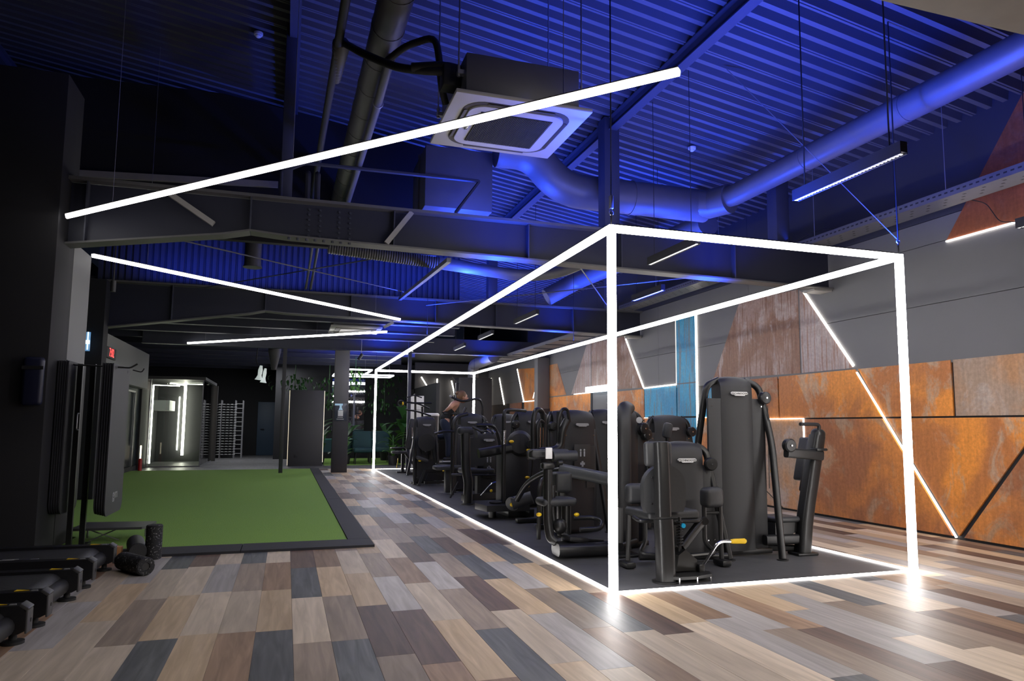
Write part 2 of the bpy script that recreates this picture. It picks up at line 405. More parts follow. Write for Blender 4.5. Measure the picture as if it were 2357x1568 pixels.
# ---------------------------------------------------------------- main cross beams
def beam(y, label, dep=0.46, hx=-2.62):
    t = thing('roof_beam', label, None, (0, y, 2.9), kind='structure')
    x1, x0 = XW-0.02, (-4.4 if y < 5 else -5.0)
    zb = lambda x: (3.06-0.105*(hx-x)/1.0*1.5 if x < hx else 3.06-0.10*(x-hx)/7.1)
    zt = lambda x: 3.44 - (0.03 if x < -1 else 0.0)
    xs = [x0, hx-0.25, hx, hx+0.35, x1]
    lo = [(x, zb(x)+(0.02 if x == hx else 0)) for x in xs]
    mesh_obj('web', MB().prism([(x, y-0.006, z) for x, z in lo]+[(x1, y-0.006, 3.44), (x0, y-0.006, 3.41)], (0, 0.012, 0)), 'web', t, smooth=False)
    f = MB()
    f.tube([(x, y, z) for x, z in lo], 1, prof=[(-0.009, -0.10), (0.009, -0.10), (0.009, 0.10), (-0.009, 0.10)], upv=(0, 0, 1))
    mesh_obj('bottom_flange', f, 'flange', t, smooth=False)
    mesh_obj('top_flange', MB().bar((x0, y, 3.43), (x1, y, 3.45), 0.24, 0.03, upv=(0, 0, 1)), 'flange', t, smooth=False)
    for x in (-2.62, -4.05, -1.2, 0.3, 1.45, 3.0):
        mesh_obj('stiffener', MB().box(x-0.006, x+0.006, y-0.09, y+0.09, zb(x)+0.01, 3.42), 'steel', t)
    if y < 5:
        b = MB()
        for i in range(4):
            for j in range(6): b.cyl((-2.06+0.11*i+(0.08 if i > 1 else 0), y-0.012, 3.09+0.055*j), (-2.06+0.11*i+(0.08 if i > 1 else 0), y-0.03, 3.09+0.055*j), 0.013, 6)
        for i in range(8): b.cyl((-2.25+0.085*i, y-0.07, zb(-2)-0.005), (-2.25+0.085*i, y-0.07, zb(-2)-0.03), 0.015, 6)
        mesh_obj('bolts', b, 'steel', t, smooth=False)['kind'] = 'stuff'
    return t
beam(2.92, 'grey steel roof beam crossing just behind the long lamp and the front post')
beam(8.31, 'second grey steel roof beam, behind the lamp that slopes down to the right')
b3 = thing('roof_beam', 'far roof beam carried by the grey column with the notice', None, (0, 13.7, 2.9), kind='structure')
mesh_obj('web', MB().box(-5.4, XW-0.02, 13.694, 13.706, 3.0, 3.4), 'steel', b3)
mesh_obj('bottom_flange', MB().box(-5.4, XW-0.02, 13.6, 13.8, 2.99, 3.01), 'steel', b3)
b0 = thing('roof_beam', 'pale beam at the upper right corner, nearest to the camera', None, (0, -2.5, 2.9), kind='structure')
M['palebeam'] = mat('pale_beam_paint', (0.30, 0.29, 0.28), 0.6, 0, 0.15, 7)
mesh_obj('bottom_flange', MB().box(-0.9, XW-0.02, -2.74, -2.5, 2.925, 2.945), 'palebeam', b0)
mesh_obj('web', MB().box(-0.9, XW-0.02, -2.63, -2.61, 2.945, 3.5), 'dark', b0)
mesh_obj('edge_strip', MB().box(-0.9, XW-0.02, -2.95, -2.75, 2.90, 3.1), 'dark', b0)
# stub posts on the beams
for x, y, w, zb in ((1.42, 3.12, 0.2, 3.45), (3.9, 3.15, 0.2, 3.45), (-2.3, 3.25, 0.12, 3.42), (1.43, 8.5, 0.18, 3.45), (3.9, 8.5, 0.16, 3.45)):
    mesh_obj('stub_post', MB().box(x-w/2, x+w/2, y-w/2, y+w/2, zb-0.02, roofz(x)-0.05, 0.01), 'steel', kind='structure',
             label={1.42: 'blue lit stub post above the front corner of the glowing frame', 3.9: 'blue lit stub post standing behind the round duct'}.get(x, 'stub post between roof beam and purlin') if y < 5 else 'stub post on the second roof beam')
# bulkhead above the first beam and the corrugated wall above the second
mesh_obj('trim_1', MB().prism([(-5.6, 5.25, 3.55), (-0.28, 5.25, 3.55), (-0.28, 5.25, 5.08), (-2.0, 5.25, 5.36), (-3.2, 5.25, 5.5), (-5.6, 5.25, 5.44)], (0, 0.12, 0)), 'dark', kind='structure', label='dark bulkhead above the first roof beam')
mesh_obj('trim_2', MB().prism([(-4.9, 5.19, 4.16), (-2.43, 5.19, 4.29), (-2.43, 5.19, 4.37), (-4.9, 5.19, 4.24)], (0, 0.05, 0)), 'palebeam', kind='structure', label='pale strip at the foot of the dark bulkhead')
wf = thing('wall_middle', 'vertical corrugated wall above the second roof beam', None, (0, 8.5, 3.4), kind='structure')
wm = None
x = -5.2
while x < 0.35:
    mb = MB(); n = 6; pr = []
    for i in range(n):
        pr += [(i*0.1, 0), (i*0.1+0.055, 0), (i*0.1+0.065, 0.03), (i*0.1+0.09, 0.03)]
    pr.append((0.6, 0)); vs = [(a, b, 0) for a, b in pr]+[(a, b, 3.0) for a, b in pr]
    if wm is None:
        k = len(pr); mb._add(vs, [[i, i+1, k+i+1, k+i] for i in range(k-1)]); wm = mb.mesh('wall_sheet', smooth=False); wm.materials.append(M['steel'])
    link('wall_sheet', wm, wf, (x, 0, 0)); x += 0.6
# roof beyond the second beam at the right, above the machines
for k in range(14):
    link('roof_sheet', sm, ce, (0, 9.0+0.02+k*3*PT, 0))
# ---------------------------------------------------------------- right wall with corroded panels
wr = thing('wall_right', 'grey wall clad with rust and blue corroded panels', None, (XW, 5, 0), kind='structure')
mesh_obj('wall_backing', MB().box(XW+0.02, XW+0.2, -9, 24, 0, 5.2), 'dark', wr)
gy = [-4.0+2.9*i for i in range(9)]
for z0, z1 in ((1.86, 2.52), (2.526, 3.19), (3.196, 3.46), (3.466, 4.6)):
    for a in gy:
        mesh_obj('grey_panel', MB().box(XW+0.005, XW+0.025, a, a+2.896, z0, z1, 0.001, seg=1), 'grey' if z1 < 4 else 'shadewall', wr)  # top row has the shade over the tray put into its colour
RU = {
 'o': rust('orange_rust', (0.80, 0.29, 0.045), (0.50, 0.18, 0.05), (0.48, 0.37, 0.27), 0.0, 0.12),
 'o2': rust('dark_orange_rust', (0.64, 0.235, 0.055), (0.36, 0.135, 0.055), (0.42, 0.29, 0.19), 5.0, 0.14),
 'g': rust('grey_rust', (0.52, 0.27, 0.13), (0.42, 0.29, 0.21), (0.48, 0.40, 0.36), 9.0, 0.15),
 'b': rust('brown_rust', (0.40, 0.27, 0.23), (0.28, 0.14, 0.09), (0.52, 0.43, 0.41), 13.0, 0.25, (0.16, 0.07, 0.04)),
 'v': rust('violet_grey_rust', (0.46, 0.38, 0.38), (0.38, 0.29, 0.27), (0.56, 0.50, 0.50), 17.0, 0.2, (0.26, 0.14, 0.10)),
 'u': rust('blue_patina', (0.035, 0.40, 0.68), (0.035, 0.32, 0.58), (0.10, 0.45, 0.66), 21.0, 0.2, (0.14, 0.18, 0.20)),
 'd': rust('dark_red_rust', (0.36, 0.10, 0.04), (0.26, 0.075, 0.03), (0.26, 0.11, 0.07), 25.0, 0.15),
}
def panel(poly, m, th=0.03, x=XW):
    mesh_obj('panel', MB().prism([(x, y, z) for y, z in poly], (th, 0, 0)), RU[m], wr, smooth=False)
panel([(-3.6, 0.03), (1.10, 0.03), (0.12, 1.27), (-3.6, 1.27)], 'o2')
panel([(1.16, 0.04), (2.06, 1.27), (0.17, 1.27)], 'o')
panel([(1.24, 0.03), (3.50, 0.03), (3.50, 1.27), (2.13, 1.27)], 'o2')
panel([(3.53, 0.03), (5.80, 0.03), (5.80, 1.27), (3.53, 1.27)], 'g')
panel([(5.83, 0.03), (6.20, 0.03), (6.20, 1.31), (5.83, 1.31)], 'o')
panel([(6.95, 0.03), (8.18, 0.03), (8.18, 1.31), (6.95, 1.31)], 'o')
panel([(8.21, 0.03), (9.62, 0.03), (9.62, 1.27), (8.21, 1.27)], 'o2')
panel([(-3.6, 1.29), (1.12, 1.29), (1.12, 1.885), (-3.6, 1.885)], 'g')
panel([(1.15, 1.29), (2.09, 1.29), (2.48, 1.885), (1.15, 1.885)], 'o')
panel([(2.14, 1.29), (4.02, 1.29), (4.02, 1.885), (2.53, 1.885)], 'o')
panel([(4.05, 1.29), (5.3, 1.29), (5.3, 1.885), (4.05, 1.885)], 'o2')
panel([(5.33, 1.33), (6.20, 1.33), (5.8, 1.93), (5.33, 1.93)], 'u')
for z0, z1 in ((0.03, 1.315), (1.345, 1.92), (1.94, 2.5), (2.505, 3.15)): panel([(6.24, z0), (6.90, z0), (6.90, z1), (6.24, z1)], 'u')
panel([(6.94, 1.345), (8.18, 1.345), (8.18, 1.90), (6.94, 1.90)], 'u')
panel([(8.21, 1.29), (9.62, 1.29), (9.62, 1.9), (8.21, 1.9)], 'o')
panel([(3.55, 1.905), (5.72, 1.95), (4.93, 3.12), (3.55, 3.08)], 'b')
panel([(3.52, 1.905), (2.56, 1.905), (3.42, 3.0), (3.52, 3.06)], 'v')
panel([(8.24, 1.93), (10.82, 1.97), (10.82, 3.1), (9.05, 3.06)], 'b')
panel([(10.86, 1.97), (12.1, 1.95), (11.1, 3.1), (10.86, 3.1)], 'v')
panel([(10.86, 0.03), (14.3, 0.03), (14.3, 1.92), (10.86, 1.92)], 'o')
panel([(12.45, 1.95), (14.3, 1.95), (14.3, 2.8), (13.1, 2.8)], 'o2')
panel([(14.6, 1.9), (15.9, 1.9), (16.6, 2.9), (14.6, 2.8)], 'o2')
panel([(14.6, 0.03), (15.9, 0.03), (15.9, 1.86), (14.6, 1.86)], 'o')
panel([(16.2, 0.03), (17.4, 0.03), (17.4, 1.86), (16.2, 1.86)], 'd')
panel([(1.12, 3.19), (-3.6, 3.19), (-3.6, 4.5), (0.12, 4.5)], 'd')
# blackened joints are open gaps; the lit ones hold strips
M['led_faint'] = emit('led_faint_white', (1.0, 0.95, 0.85), 0.8)
def strip(p, q, w=0.016, x=XW-0.012, m='led_wall', d=0.02):
    w *= 0.75
    mesh_obj('light_strip', MB().bar((x+d/2, p[0], p[1]), (x+d/2, q[0], q[1]), w, d, upv=(1, 0, 0)), m, wr, smooth=False)
strip((2.50, 1.845), (1.19, 0.02), 0.016); strip((3.42, 3.02), (2.55, 1.93), 0.035)
strip((6.22, 0.03), (6.22, 3.14), 0.055); strip((9.03, 3.04), (8.21, 1.93), 0.03); strip((8.19, 1.915), (6.93, 1.925), 0.025)
strip((6.92, 1.93), (6.92, 3.12), 0.004, m='led_faint'); strip((8.18, 1.328), (6.94, 1.328), 0.014); strip((6.2, 1.32), (5.35, 1.31), 0.014)
strip((4.4, 1.28), (3.515, 1.28), 0.014); strip((3.515, 1.28), (3.515, 0.35), 0.012)
strip((1.12, 3.172), (-0.5, 3.172), 0.02); strip((16.6, 2.9), (15.93, 1.88), 0.05); strip((16.0, 1.875), (14.6, 1.875), 0.02)
strip((14.45, 2.75), (15.05, 1.95), 0.022); strip((10.85, 1.94), (11.9, 1.94), 0.012)
strip((18.6, 2.75), (18.0, 1.85), 0.06); strip((19.6, 2.8), (19.9, 1.2), 0.05)
# ledge ends on the beam line
for y in (3.0, 8.4): mesh_obj('ledge', MB().box(XW-0.28, XW, y-0.12, y+0.1, 2.93, 2.96), 'palebeam', wr)
d1 = thing('door_1', 'recessed grey door in the rusty wall under a white light', None, (XW, 10.2, 0), kind='structure')
mesh_obj('leaf', MB().box(XW+0.005, XW+0.04, 9.7, 10.78, 0, 1.92), 'grey', d1)
mesh_obj('frame', MB().box(XW-0.02, XW+0.02, 9.64, 9.7, 0, 2.0).box(XW-0.02, XW+0.02, 10.78, 10.84, 0, 2.0), 'darkgrey', d1)
mesh_obj('head_light', MB().box(XW-0.16, XW, 9.66, 10.82, 1.93, 2.06), emit('door_light', (0.75, 0.9, 1.0), 2.2), d1)
# ---------------------------------------------------------------- left side
pl = thing('column', 'dark boxed column at the left, behind the treadmills', None, (-4.35, 2.85, 0), kind='structure')
mesh_obj('shaft', MB().box(-5.6, -4.2, 2.6, 3.14, 0, 4.33, 0.004), 'dark', pl)
wl = thing('wall_left', 'left wall, grey above and black below', None, (-4.25, 4, 0), kind='structure')
M['lgrey'] = mat('light_grey_wall_paint', (0.20, 0.20, 0.205), 0.6, 0, 0.06, 2)
mesh_obj('upper_panel', MB().box(-4.5, -4.2, 3.15, 3.78, 1.75, 2.89), 'lgrey', wl)
mesh_obj('lower_panel', MB().box(-4.5, -4.2, 3.15, 3.78, 0, 1.745), 'dark', wl)
mesh_obj('far_upper_panel', MB().box(-6.0, -5.6, 9.6, 15.9, 2.04, 2.92), 'lgrey', wl)
mesh_obj('far_lower_wall', MB().box(-6.0, -5.80, 9.6, 16.94, 0, 2.04).box(-6.0, -5.72, 15.92, 16.94, 0, 2.04), 'dark', wl)
mesh_obj('far_back', MB().box(-8.4, -8.2, -9, 25, 0, 6.2), 'dark', wl)
mesh_obj('corner_box', MB().box(-5.3, -4.95, 7.95, 8.25, 0.013, 3.4), 'dark', wl)
# low plinth beside the turf
mesh_obj('baseboard_left', MB().box(-5.9, -5.76, 3.2, 16.2, 0, 0.12), 'darkgrey', kind='structure', label='dark plinth along the turf at the left')
# ---------------------------------------------------------------- far zone: low ceiling with joists, back wall
mesh_obj('ceiling_2', MB().box(-8, XW, 15.6, 25, 3.38, 3.45).box(-8, 0.6, 8.6, 15.6, 3.5, 3.56), 'darkgrey', kind='structure', label='low dark ceiling of the far zone')
for i in range(11):
    yj = 9.8+1.35*i
    mesh_obj('ceiling_joist', MB().box(-7.5, 1.3 if i % 2 else 1.1, yj-0.05, yj+0.05, 3.16, 3.5).box(-7.5, 1.3 if i % 2 else 1.1, yj-0.08, yj+0.08, 3.15, 3.165), 'steel', kind='structure', label='ceiling joist of the far zone', group='joists of the far ceiling')
mesh_obj('wall_back', MB().box(-8.2, XW+0.1, 24.6, 24.8, 0, 4.0), 'dark', kind='structure', label='dark back wall of the gym')
mesh_obj('wall_front', MB().box(-8.2, 6.0, -9.2, -9.0, 0, 6), 'darkgrey', kind='structure', label='wall behind the camera')
for x, y, w, dp, lb in ((-0.95, 13.78, 0.37, 0.22, 'grey column with a blue and white notice beside the turf'), (4.32, 13.8, 0.36, 0.3, 'grey column in front of the rusty wall')):
    c = thing('column', lb, None, (x, y, 0), kind='structure')
    mesh_obj('lower_shaft', MB().box(x-w/2, x+w/2, y-dp/2, y+dp/2, 0, 1.62, 0.004), 'darkgrey', c)
    mesh_obj('upper_shaft', MB().box(x-w/2+0.01, x+w/2-0.01, y-dp/2+0.01, y+dp/2-0.01, 1.62, 3.0, 0.004), 'grey', c)
mesh_obj('pole', MB().box(-2.345, -2.255, 13.65, 13.75, 0, 3.0, 0.004), 'darkgrey', kind='structure', label='slim dark steel post at the far edge of the turf')
mesh_obj('pole', MB().box(0.62, 0.70, 13.3, 13.4, 0, 3.3, 0.004), 'steel', kind='structure', label='slim blue grey post beside the person on the machine')
d2 = thing('door_2', 'blue grey door in the dark back wall', None, (-2.8, 24.5, 0), kind='structure')
mesh_obj('leaf', MB().box(-3.25, -2.35, 24.5, 24.58, 0, 2.0, 0.01), mat('blue_grey_door', (0.045, 0.075, 0.12), 0.5), d2)
mesh_obj('handle', MB().tube(fillet([(-3.12, 24.5, 0.98), (-3.12, 24.44, 0.98), (-3.0, 24.44, 0.98)], 0.02, 3), 0.012), 'cable', d2)
# ================================================================ LIGHT FRAME AND LAMPS
BX, BY, BZ, BT = 2.676, 14.8, 2.6, 0.05
lf = thing('light_frame', 'glowing white box frame hung around the gym machines', 'light', (0, 0, 0))
def led(name, p, q, w, h, m, parent): return mesh_obj(name, MB().bar(p, q, w, h, upv=(0, 0, 1) if abs(p[2]-q[2]) < 0.1 else (1, 0, 0)), m, parent, smooth=False)
def halftube(p, q, w, h):
    pr = [(-h*math.sin(PI*i/10), w/2*math.cos(PI*i/10)) for i in range(11)]
    return MB().tube([p, q], 1, prof=pr, upv=(0, 0, 1))
def top_led(p, q):
    P_, Q_ = V(p)+V((0, 0, BT/2)), V(q)+V((0, 0, BT/2))
    mesh_obj('top_tube', halftube(P_, Q_, BT, BT*1.04), 'led', lf)
    mesh_obj('top_housing', MB().bar(P_+V((0, 0, 0.004)), Q_+V((0, 0, 0.004)), BT+0.006, 0.008, upv=(0, 0, 1)), 'frame', lf, smooth=False)
for x in (0, BX):
    for y in (0, BY): led('upright_tube', (x, y, 0.01), (x, y, BZ+BT/2), BT, BT, 'led', lf)
    top_led((x, BT/2, BZ), (x, BY-BT/2, BZ))
    led('floor_strip', (x, BT/2, 0.006), (x, BY-BT/2, 0.006), 0.028, 0.012, 'led_floor', lf)
for y in (0, BY):
    top_led((BT/2, y, BZ), (BX-BT/2, y, BZ))
    led('floor_strip', (BT/2, y, 0.006), (BX-BT/2, y, 0.006), 0.028, 0.012, 'led_floor', lf)
for x, y in ((0, 0), (BX, 0), (0, BY), (BX, BY), (0, 7.4), (BX, 7.4)):
    zt = roofz(x)-0.05 if y < 9 else 3.4
    mesh_obj('suspension_cable', MB().cyl((x, y, BZ+0.02), (x, y, zt), 0.006 if y == 0 else 0.004, 6), 'cable', lf)
mesh_obj('shackle', MB().torus((0, 0, 2.72), 0.016, 0.005, (0, 1, 0), 12, 6).torus((BX, 0, 2.74), 0.016, 0.005, (0, 1, 0), 12, 6).bx((0, 0, 2.8), (0.03, 0.03, 0.1), 0.006), 'wire', lf)
mesh_obj('guy_wire', MB().cyl((BX-0.01, 0, 2.76), (BX-0.75, 1.35, roofz(2)-0.06), 0.004, 6), 'wire', lf)
def linear(p, q, label):
    t = thing('linear_lamp', label, 'lamp', ((p[0]+q[0])/2, (p[1]+q[1])/2, 3.0), 'zigzag linear lamps')
    P, Q = V((*p, 3.0)), V((*q, 3.0))
    mesh_obj('diffuser', halftube(P+V((0, 0, 0.027)), Q+V((0, 0, 0.027)), 0.037, 0.04), 'led_lamp', t)
    mesh_obj('housing', MB().bar(P+V((0, 0, 0.03)), Q+V((0, 0, 0.03)), 0.048, 0.006, upv=(0, 0, 1)), 'palebeam', t, smooth=False)
    for k in ((0.12, 0.5, 0.88) if p[1] < 9 else (0.1, 0.4, 0.68)):
        c = P.lerp(Q, k); mesh_obj('suspension_wire', MB().cyl(c+V((0, 0, 0.04)), (c.x, c.y, (roofz(c.x)-0.05) if c.y < 8 else 3.4), 0.0025, 5), 'wire', t)
linear((-4.14, 2.62), (-0.32, -1.54), 'longest white linear lamp, slanting up past the ceiling air conditioner')
linear((-4.31, 4.28), (-0.38, 7.99), 'white linear lamp sloping down to the right under the first roof beam')
linear((-4.43, 13.5), (-0.38, 9.77), 'farthest white linear lamp, nearly level above the turf')
LL = ['black louvred lamp hung highest, nearest to the rusty wall', 'black louvred lamp under the top edge of the glowing frame', 'short black louvred lamp beyond the first roof beam',
      'black louvred lamp beside the glowing front post', 'black louvred lamp below the second roof beam', 'small far black louvred lamp', 'farthest black louvred lamp', 'black louvred lamp cut off at the right edge beside the dark red panel']
for i, (y0, y1, z, x) in enumerate(((-1.08, 0.02, 3.0, 1.65), (1.5, 2.53, 3.0, 1.65), (3.85, 4.75, 3.0, 2.55), (6.44, 7.68, 3.0, 1.65), (9.2, 10.3, 3.0, 1.65), (11.6, 12.7, 3.0, 1.65), (13.2, 14.2, 3.0, 0.7), (-1.3, -0.17, 2.93, 3.86))):
    t = thing('louvre_lamp', LL[i], 'lamp', (x, (y0+y1)/2, z), 'black louvred lamps')
    mesh_obj('housing', MB().box(x-0.03, x+0.03, y0, y1, z, z+0.075).box(x-0.03, x-0.024, y0, y1, z-0.012, z).box(x+0.024, x+0.03, y0, y1, z-0.012, z), 'cable', t, smooth=False)
    mb = MB(); n = int((y1-y0)/0.034)
    for k in range(n): mb.box(x-0.022, x+0.022, y0+0.03+k*0.034, y0+0.03+k*0.034+0.017, z-0.006, z)
    mesh_obj('louvre', mb, 'louvre', t, smooth=False)
    for yy in (y0+0.12, y1-0.12): mesh_obj('suspension_rod', MB().cyl((x, yy, z+0.07), (x, yy, roofz(x)-0.05 if y0 < 8.5 else 3.6), 0.006 if i == 0 else 0.004, 6), 'cable', t)
# ================================================================ CEILING PLANT
ac = thing('air_conditioner', 'square white ceiling air conditioner cassette behind the longest lamp', 'air conditioner', (-0.75, 0.36, 3.42))
ax0, ax1, ay0, ay1, az = -1.2, -0.2, -0.13, 0.83, 3.4
acx, acy = (ax0+ax1)/2, (ay0+ay1)/2
M['acwhite'] = mat('cassette_white', (0.46, 0.45, 0.44), 0.45)
M['groove'] = mat('cassette_groove', (0.07, 0.062, 0.052), 0.6)
mesh_obj('panel', MB().box(ax0, ax1, ay0, ay1, az, az+0.03, 0.006), 'acwhite', ac)
def rrect(cx_, cy_, hx, hy, r, z, n=6):
    o = []
    for sx, sy, a0 in ((1, 1, 0), (-1, 1, PI/2), (-1, -1, PI), (1, -1, 1.5*PI)):
        for i in range(n+1):
            a = a0+i*PI/2/n; o.append((cx_+sx*(hx-r)+r*math.cos(a), cy_+sy*(hy-r)+r*math.sin(a), z))
    return o
mesh_obj('air_slot', MB().prism(rrect(acx, acy, 0.40, 0.40, 0.16, az-0.004), (0, 0, 0.01)), 'groove', ac)
mesh_obj('inner_panel', MB().prism(rrect(acx, acy, 0.355, 0.355, 0.12, az-0.016), (0, 0, 0.016)), 'acwhite', ac)
for sx, sy in ((1, 0), (-1, 0), (0, 1), (0, -1)):
    mesh_obj('flap', MB().bx((acx+sx*0.378, acy+sy*0.378, az-0.008), (0.03 if sx else 0.5, 0.03 if sy else 0.5, 0.006), 0.002, (0, 0.3*sx, 0) if sx else (-0.3*sy, 0, 0)), 'groove', ac)
mesh_obj('grille_back', MB().box(acx-0.27, acx+0.27, acy-0.27, acy+0.27, az-0.02, az-0.015), 'ink', ac)
mb = MB()
for k in range(44): mb.box(acx-0.262+k*0.012, acx-0.262+k*0.012+0.003, acy-0.265, acy+0.265, az-0.026, az-0.019)
mesh_obj('grille', mb, mat('cassette_grille', (0.10, 0.10, 0.11), 0.6), ac, smooth=False)
mesh_obj('badge', MB().bx((acx-0.31, acy-0.02, az-0.02), (0.02, 0.16, 0.008), 0.003), 'chrome', ac)
mesh_obj('body', MB().box(acx-0.42, acx+0.42, acy-0.42, acy+0.42, az+0.03, az+0.33, 0.01), 'duct', ac)
mesh_obj('pump_box', MB().box(acx-0.55, acx-0.42, acy-0.28, acy-0.14, az+0.14, az+0.3, 0.01), 'cable', ac)
for sx, sy in ((-1, -1), (1, -1), (-1, 1), (1, 1)):
    x, y = acx+sx*0.46, acy+sy*0.36
    mesh_obj('hanger_rod', MB().cyl((x, y, az+0.2), (x, y, roofz(x)-0.05), 0.006, 6).bx((x-sx*0.02, y, az+0.2), (0.06, 0.05, 0.03)).cyl((x, y, az+0.17), (x, y, az+0.25), 0.012, 6), 'wire', ac)
# ducts
def rings(t, p, q, r, step):
    p, q = V(p), V(q); n = int((q-p).length/step)
    for k in range(1, n): c = p.lerp(q, k/n); d = (q-p).normalized()*0.012; mesh_obj('collar', MB().cyl(c-d, c+d, r*1.035, 20), 'duct', t)
dl = thing('round_duct', 'narrow round spiral duct running overhead left of the air conditioner', 'duct', (-1.6, 0.5, 4.2))
mesh_obj('pipe', MB().cyl((-1.55, -2.45, 4.2), (-1.62, 5.2, 4.2), 0.125, 24), 'duct', dl)
rings(dl, (-1.55, -2.45, 4.2), (-1.62, 5.2, 4.2), 0.125, 0.5)
dr = thing('round_duct', 'thick round duct lit blue, running beside the rusty wall and bending left', 'duct', (3.15, 1, 4.1))
path = fillet([(3.0, 3.5, 4.1), (0.95, 3.5, 4.1), (0.55, 3.5, 4.52), (0.1, 3.52, 4.52)], 0.35, 8)
mesh_obj('pipe', MB().tube([(3.15, -2.45, 4.12), (3.13, 3.0, 4.12), (2.95, 3.45, 4.11)], 0.135, 24), 'duct', dr)
mesh_obj('thick_pipe', MB().tube([(3.12, 3.1, 4.1), (3.0, 3.4, 4.1), (2.7, 3.5, 4.1)], 0.19, 24).tube(path, 0.215, 24), 'duct', dr)
rings(dr, (3.15, -2.45, 4.12), (3.13, 3.0, 4.12), 0.135, 1.35); rings(dr, (2.7, 3.5, 4.1), (1.1, 3.5, 4.1), 0.215, 0.8)
dr2 = thing('round_duct', 'blue lit round duct seen between the two roof beams', 'duct', (2.9, 5, 3.9))
mesh_obj('pipe', MB().tube(fillet([(3.3, 3.9, 4.0), (3.0, 8.0, 3.95), (2.4, 8.1, 3.6)], 0.3, 6), 0.17, 20), 'duct', dr2)
rb = thing('square_duct', 'square edged duct above the first roof beam', 'duct', (-0.1, 3.9, 4.1))
mesh_obj('casing', MB().box(-0.75, 0.08, 3.6, 4.5, 3.75, 4.5, 0.01), 'duct', rb)
mesh_obj('flange', MB().box(-0.77, 0.10, 3.98, 4.02, 3.73, 4.52), 'duct', rb)
fd = thing('flexible_duct', 'ribbed flexible duct lying behind the lower edge of the first beam', 'duct', (-1, 4.2, 3.25))
mb = MB()
for k in range(46): mb.lathe([(0.068, 0), (0.08, 0.015), (0.068, 0.03)], (-1.8+k*0.03, 4.3, 3.32-0.002*k), (1, 0, -0.06), 14)
mesh_obj('hose', mb, 'flange', fd)
mesh_obj('pipe', MB().tube(fillet([(-0.43, 4.3, 3.23), (0.7, 4.3, 3.14), (1.2, 4.2, 3.2), (1.6, 4.0, 3.4)], 0.3, 5), 0.078, 16), 'duct', fd)
cp = thing('cable_bundle', 'dark insulated pipe bundle crossing overhead to the air conditioner', 'pipe', (-1.9, 0.5, 4.2))
mesh_obj('main_pipe', MB().tube(fillet([(-1.9, -2.45, 4.22), (-1.91, 0.2, 4.2), (-1.96, 3.0, 4.17), (-1.99, 5.2, 4.16)], 0.08, 4), 0.035, 10), 'darkgrey', cp)
mb = MB()
for k in range(11): mb.lathe([(0.04, 0), (0.072-0.003*k, 0.03), (0.04, 0.06)], (-1.9, 0.98+k*0.06, 4.2), (0, 1, 0), 12)
mesh_obj('wrapping', mb, 'flange', cp)
mesh_obj('branch', MB().tube(fillet([(-1.88, 0.98, 4.2), (-1.78, 0.55, 3.92), (-1.66, 0.45, 3.83), (-1.53, 0.3, 3.72), (-1.3, 0.15, 3.66), (-1.12, 0.1, 3.67), (-1.0, 0.1, 3.70)], 0.1, 4), 0.03, 10).tube(fillet([(-1.45, 0.22, 3.70), (-1.2, 0.12, 3.71), (-1.0, 0.1, 3.64)], 0.1, 4), 0.032, 10), 'cable', cp)
mesh_obj('drain_loop', MB().tube(fillet([(-1.63, 0.5, 3.82), (-1.56, 0.45, 3.88), (-1.47, 0.4, 3.95), (-1.27, 0.32, 4.02), (-1.24, 0.3, 3.86), (-1.21, 0.35, 3.65), (-1.16, 0.42, 3.56)], 0.08, 4), 0.026, 10), 'cable', cp)
cp2 = thing('insulated_pipe', 'slim insulated pipe hung just right of the narrow round duct', 'pipe', (-1.54, 1.5, 4.0))
mesh_obj('pipe', MB().tube(fillet([(-1.54, 0.75, 4.02), (-1.535, 1.6, 4.02), (-1.57, 5.2, 4.02)], 0.3, 4), 0.038, 12), 'duct', cp2)
mesh_obj('bracket', MB().torus((-1.535, 1.6, 4.02), 0.042, 0.007, (0, 1, 0), 14, 6), 'wire', cp2)
# bracket frame of flat bar above the first beam
bf = thing('support_frame', 'bent steel support bar above the first roof beam', 'frame', (-1.3, 3.0, 3.6))
mesh_obj('rail', MB().tube(fillet([(-2.35, 3.2, 3.83), (-2.12, 3.2, 3.96), (-0.18, 3.2, 3.98), (-0.46, 3.2, 3.58)], 0.03, 3), 0.022, 6), 'steel', bf)
mesh_obj('foot', MB().cyl((-2.35, 3.2, 3.83), (-2.35, 3.2, 3.45), 0.02, 8), 'steel', bf); mesh_obj('foot', MB().cyl((-0.46, 3.2, 3.58), (-0.46, 3.2, 3.45), 0.02, 8), 'steel', bf)
for x in (-2.08, -1.98): mesh_obj('drop_pipe', MB().tube(fillet([(x, 3.4, 3.92), (x, 3.3, 3.88), (x, 3.3, 3.40)], 0.04, 4), 0.03, 8), 'darkgrey', bf)
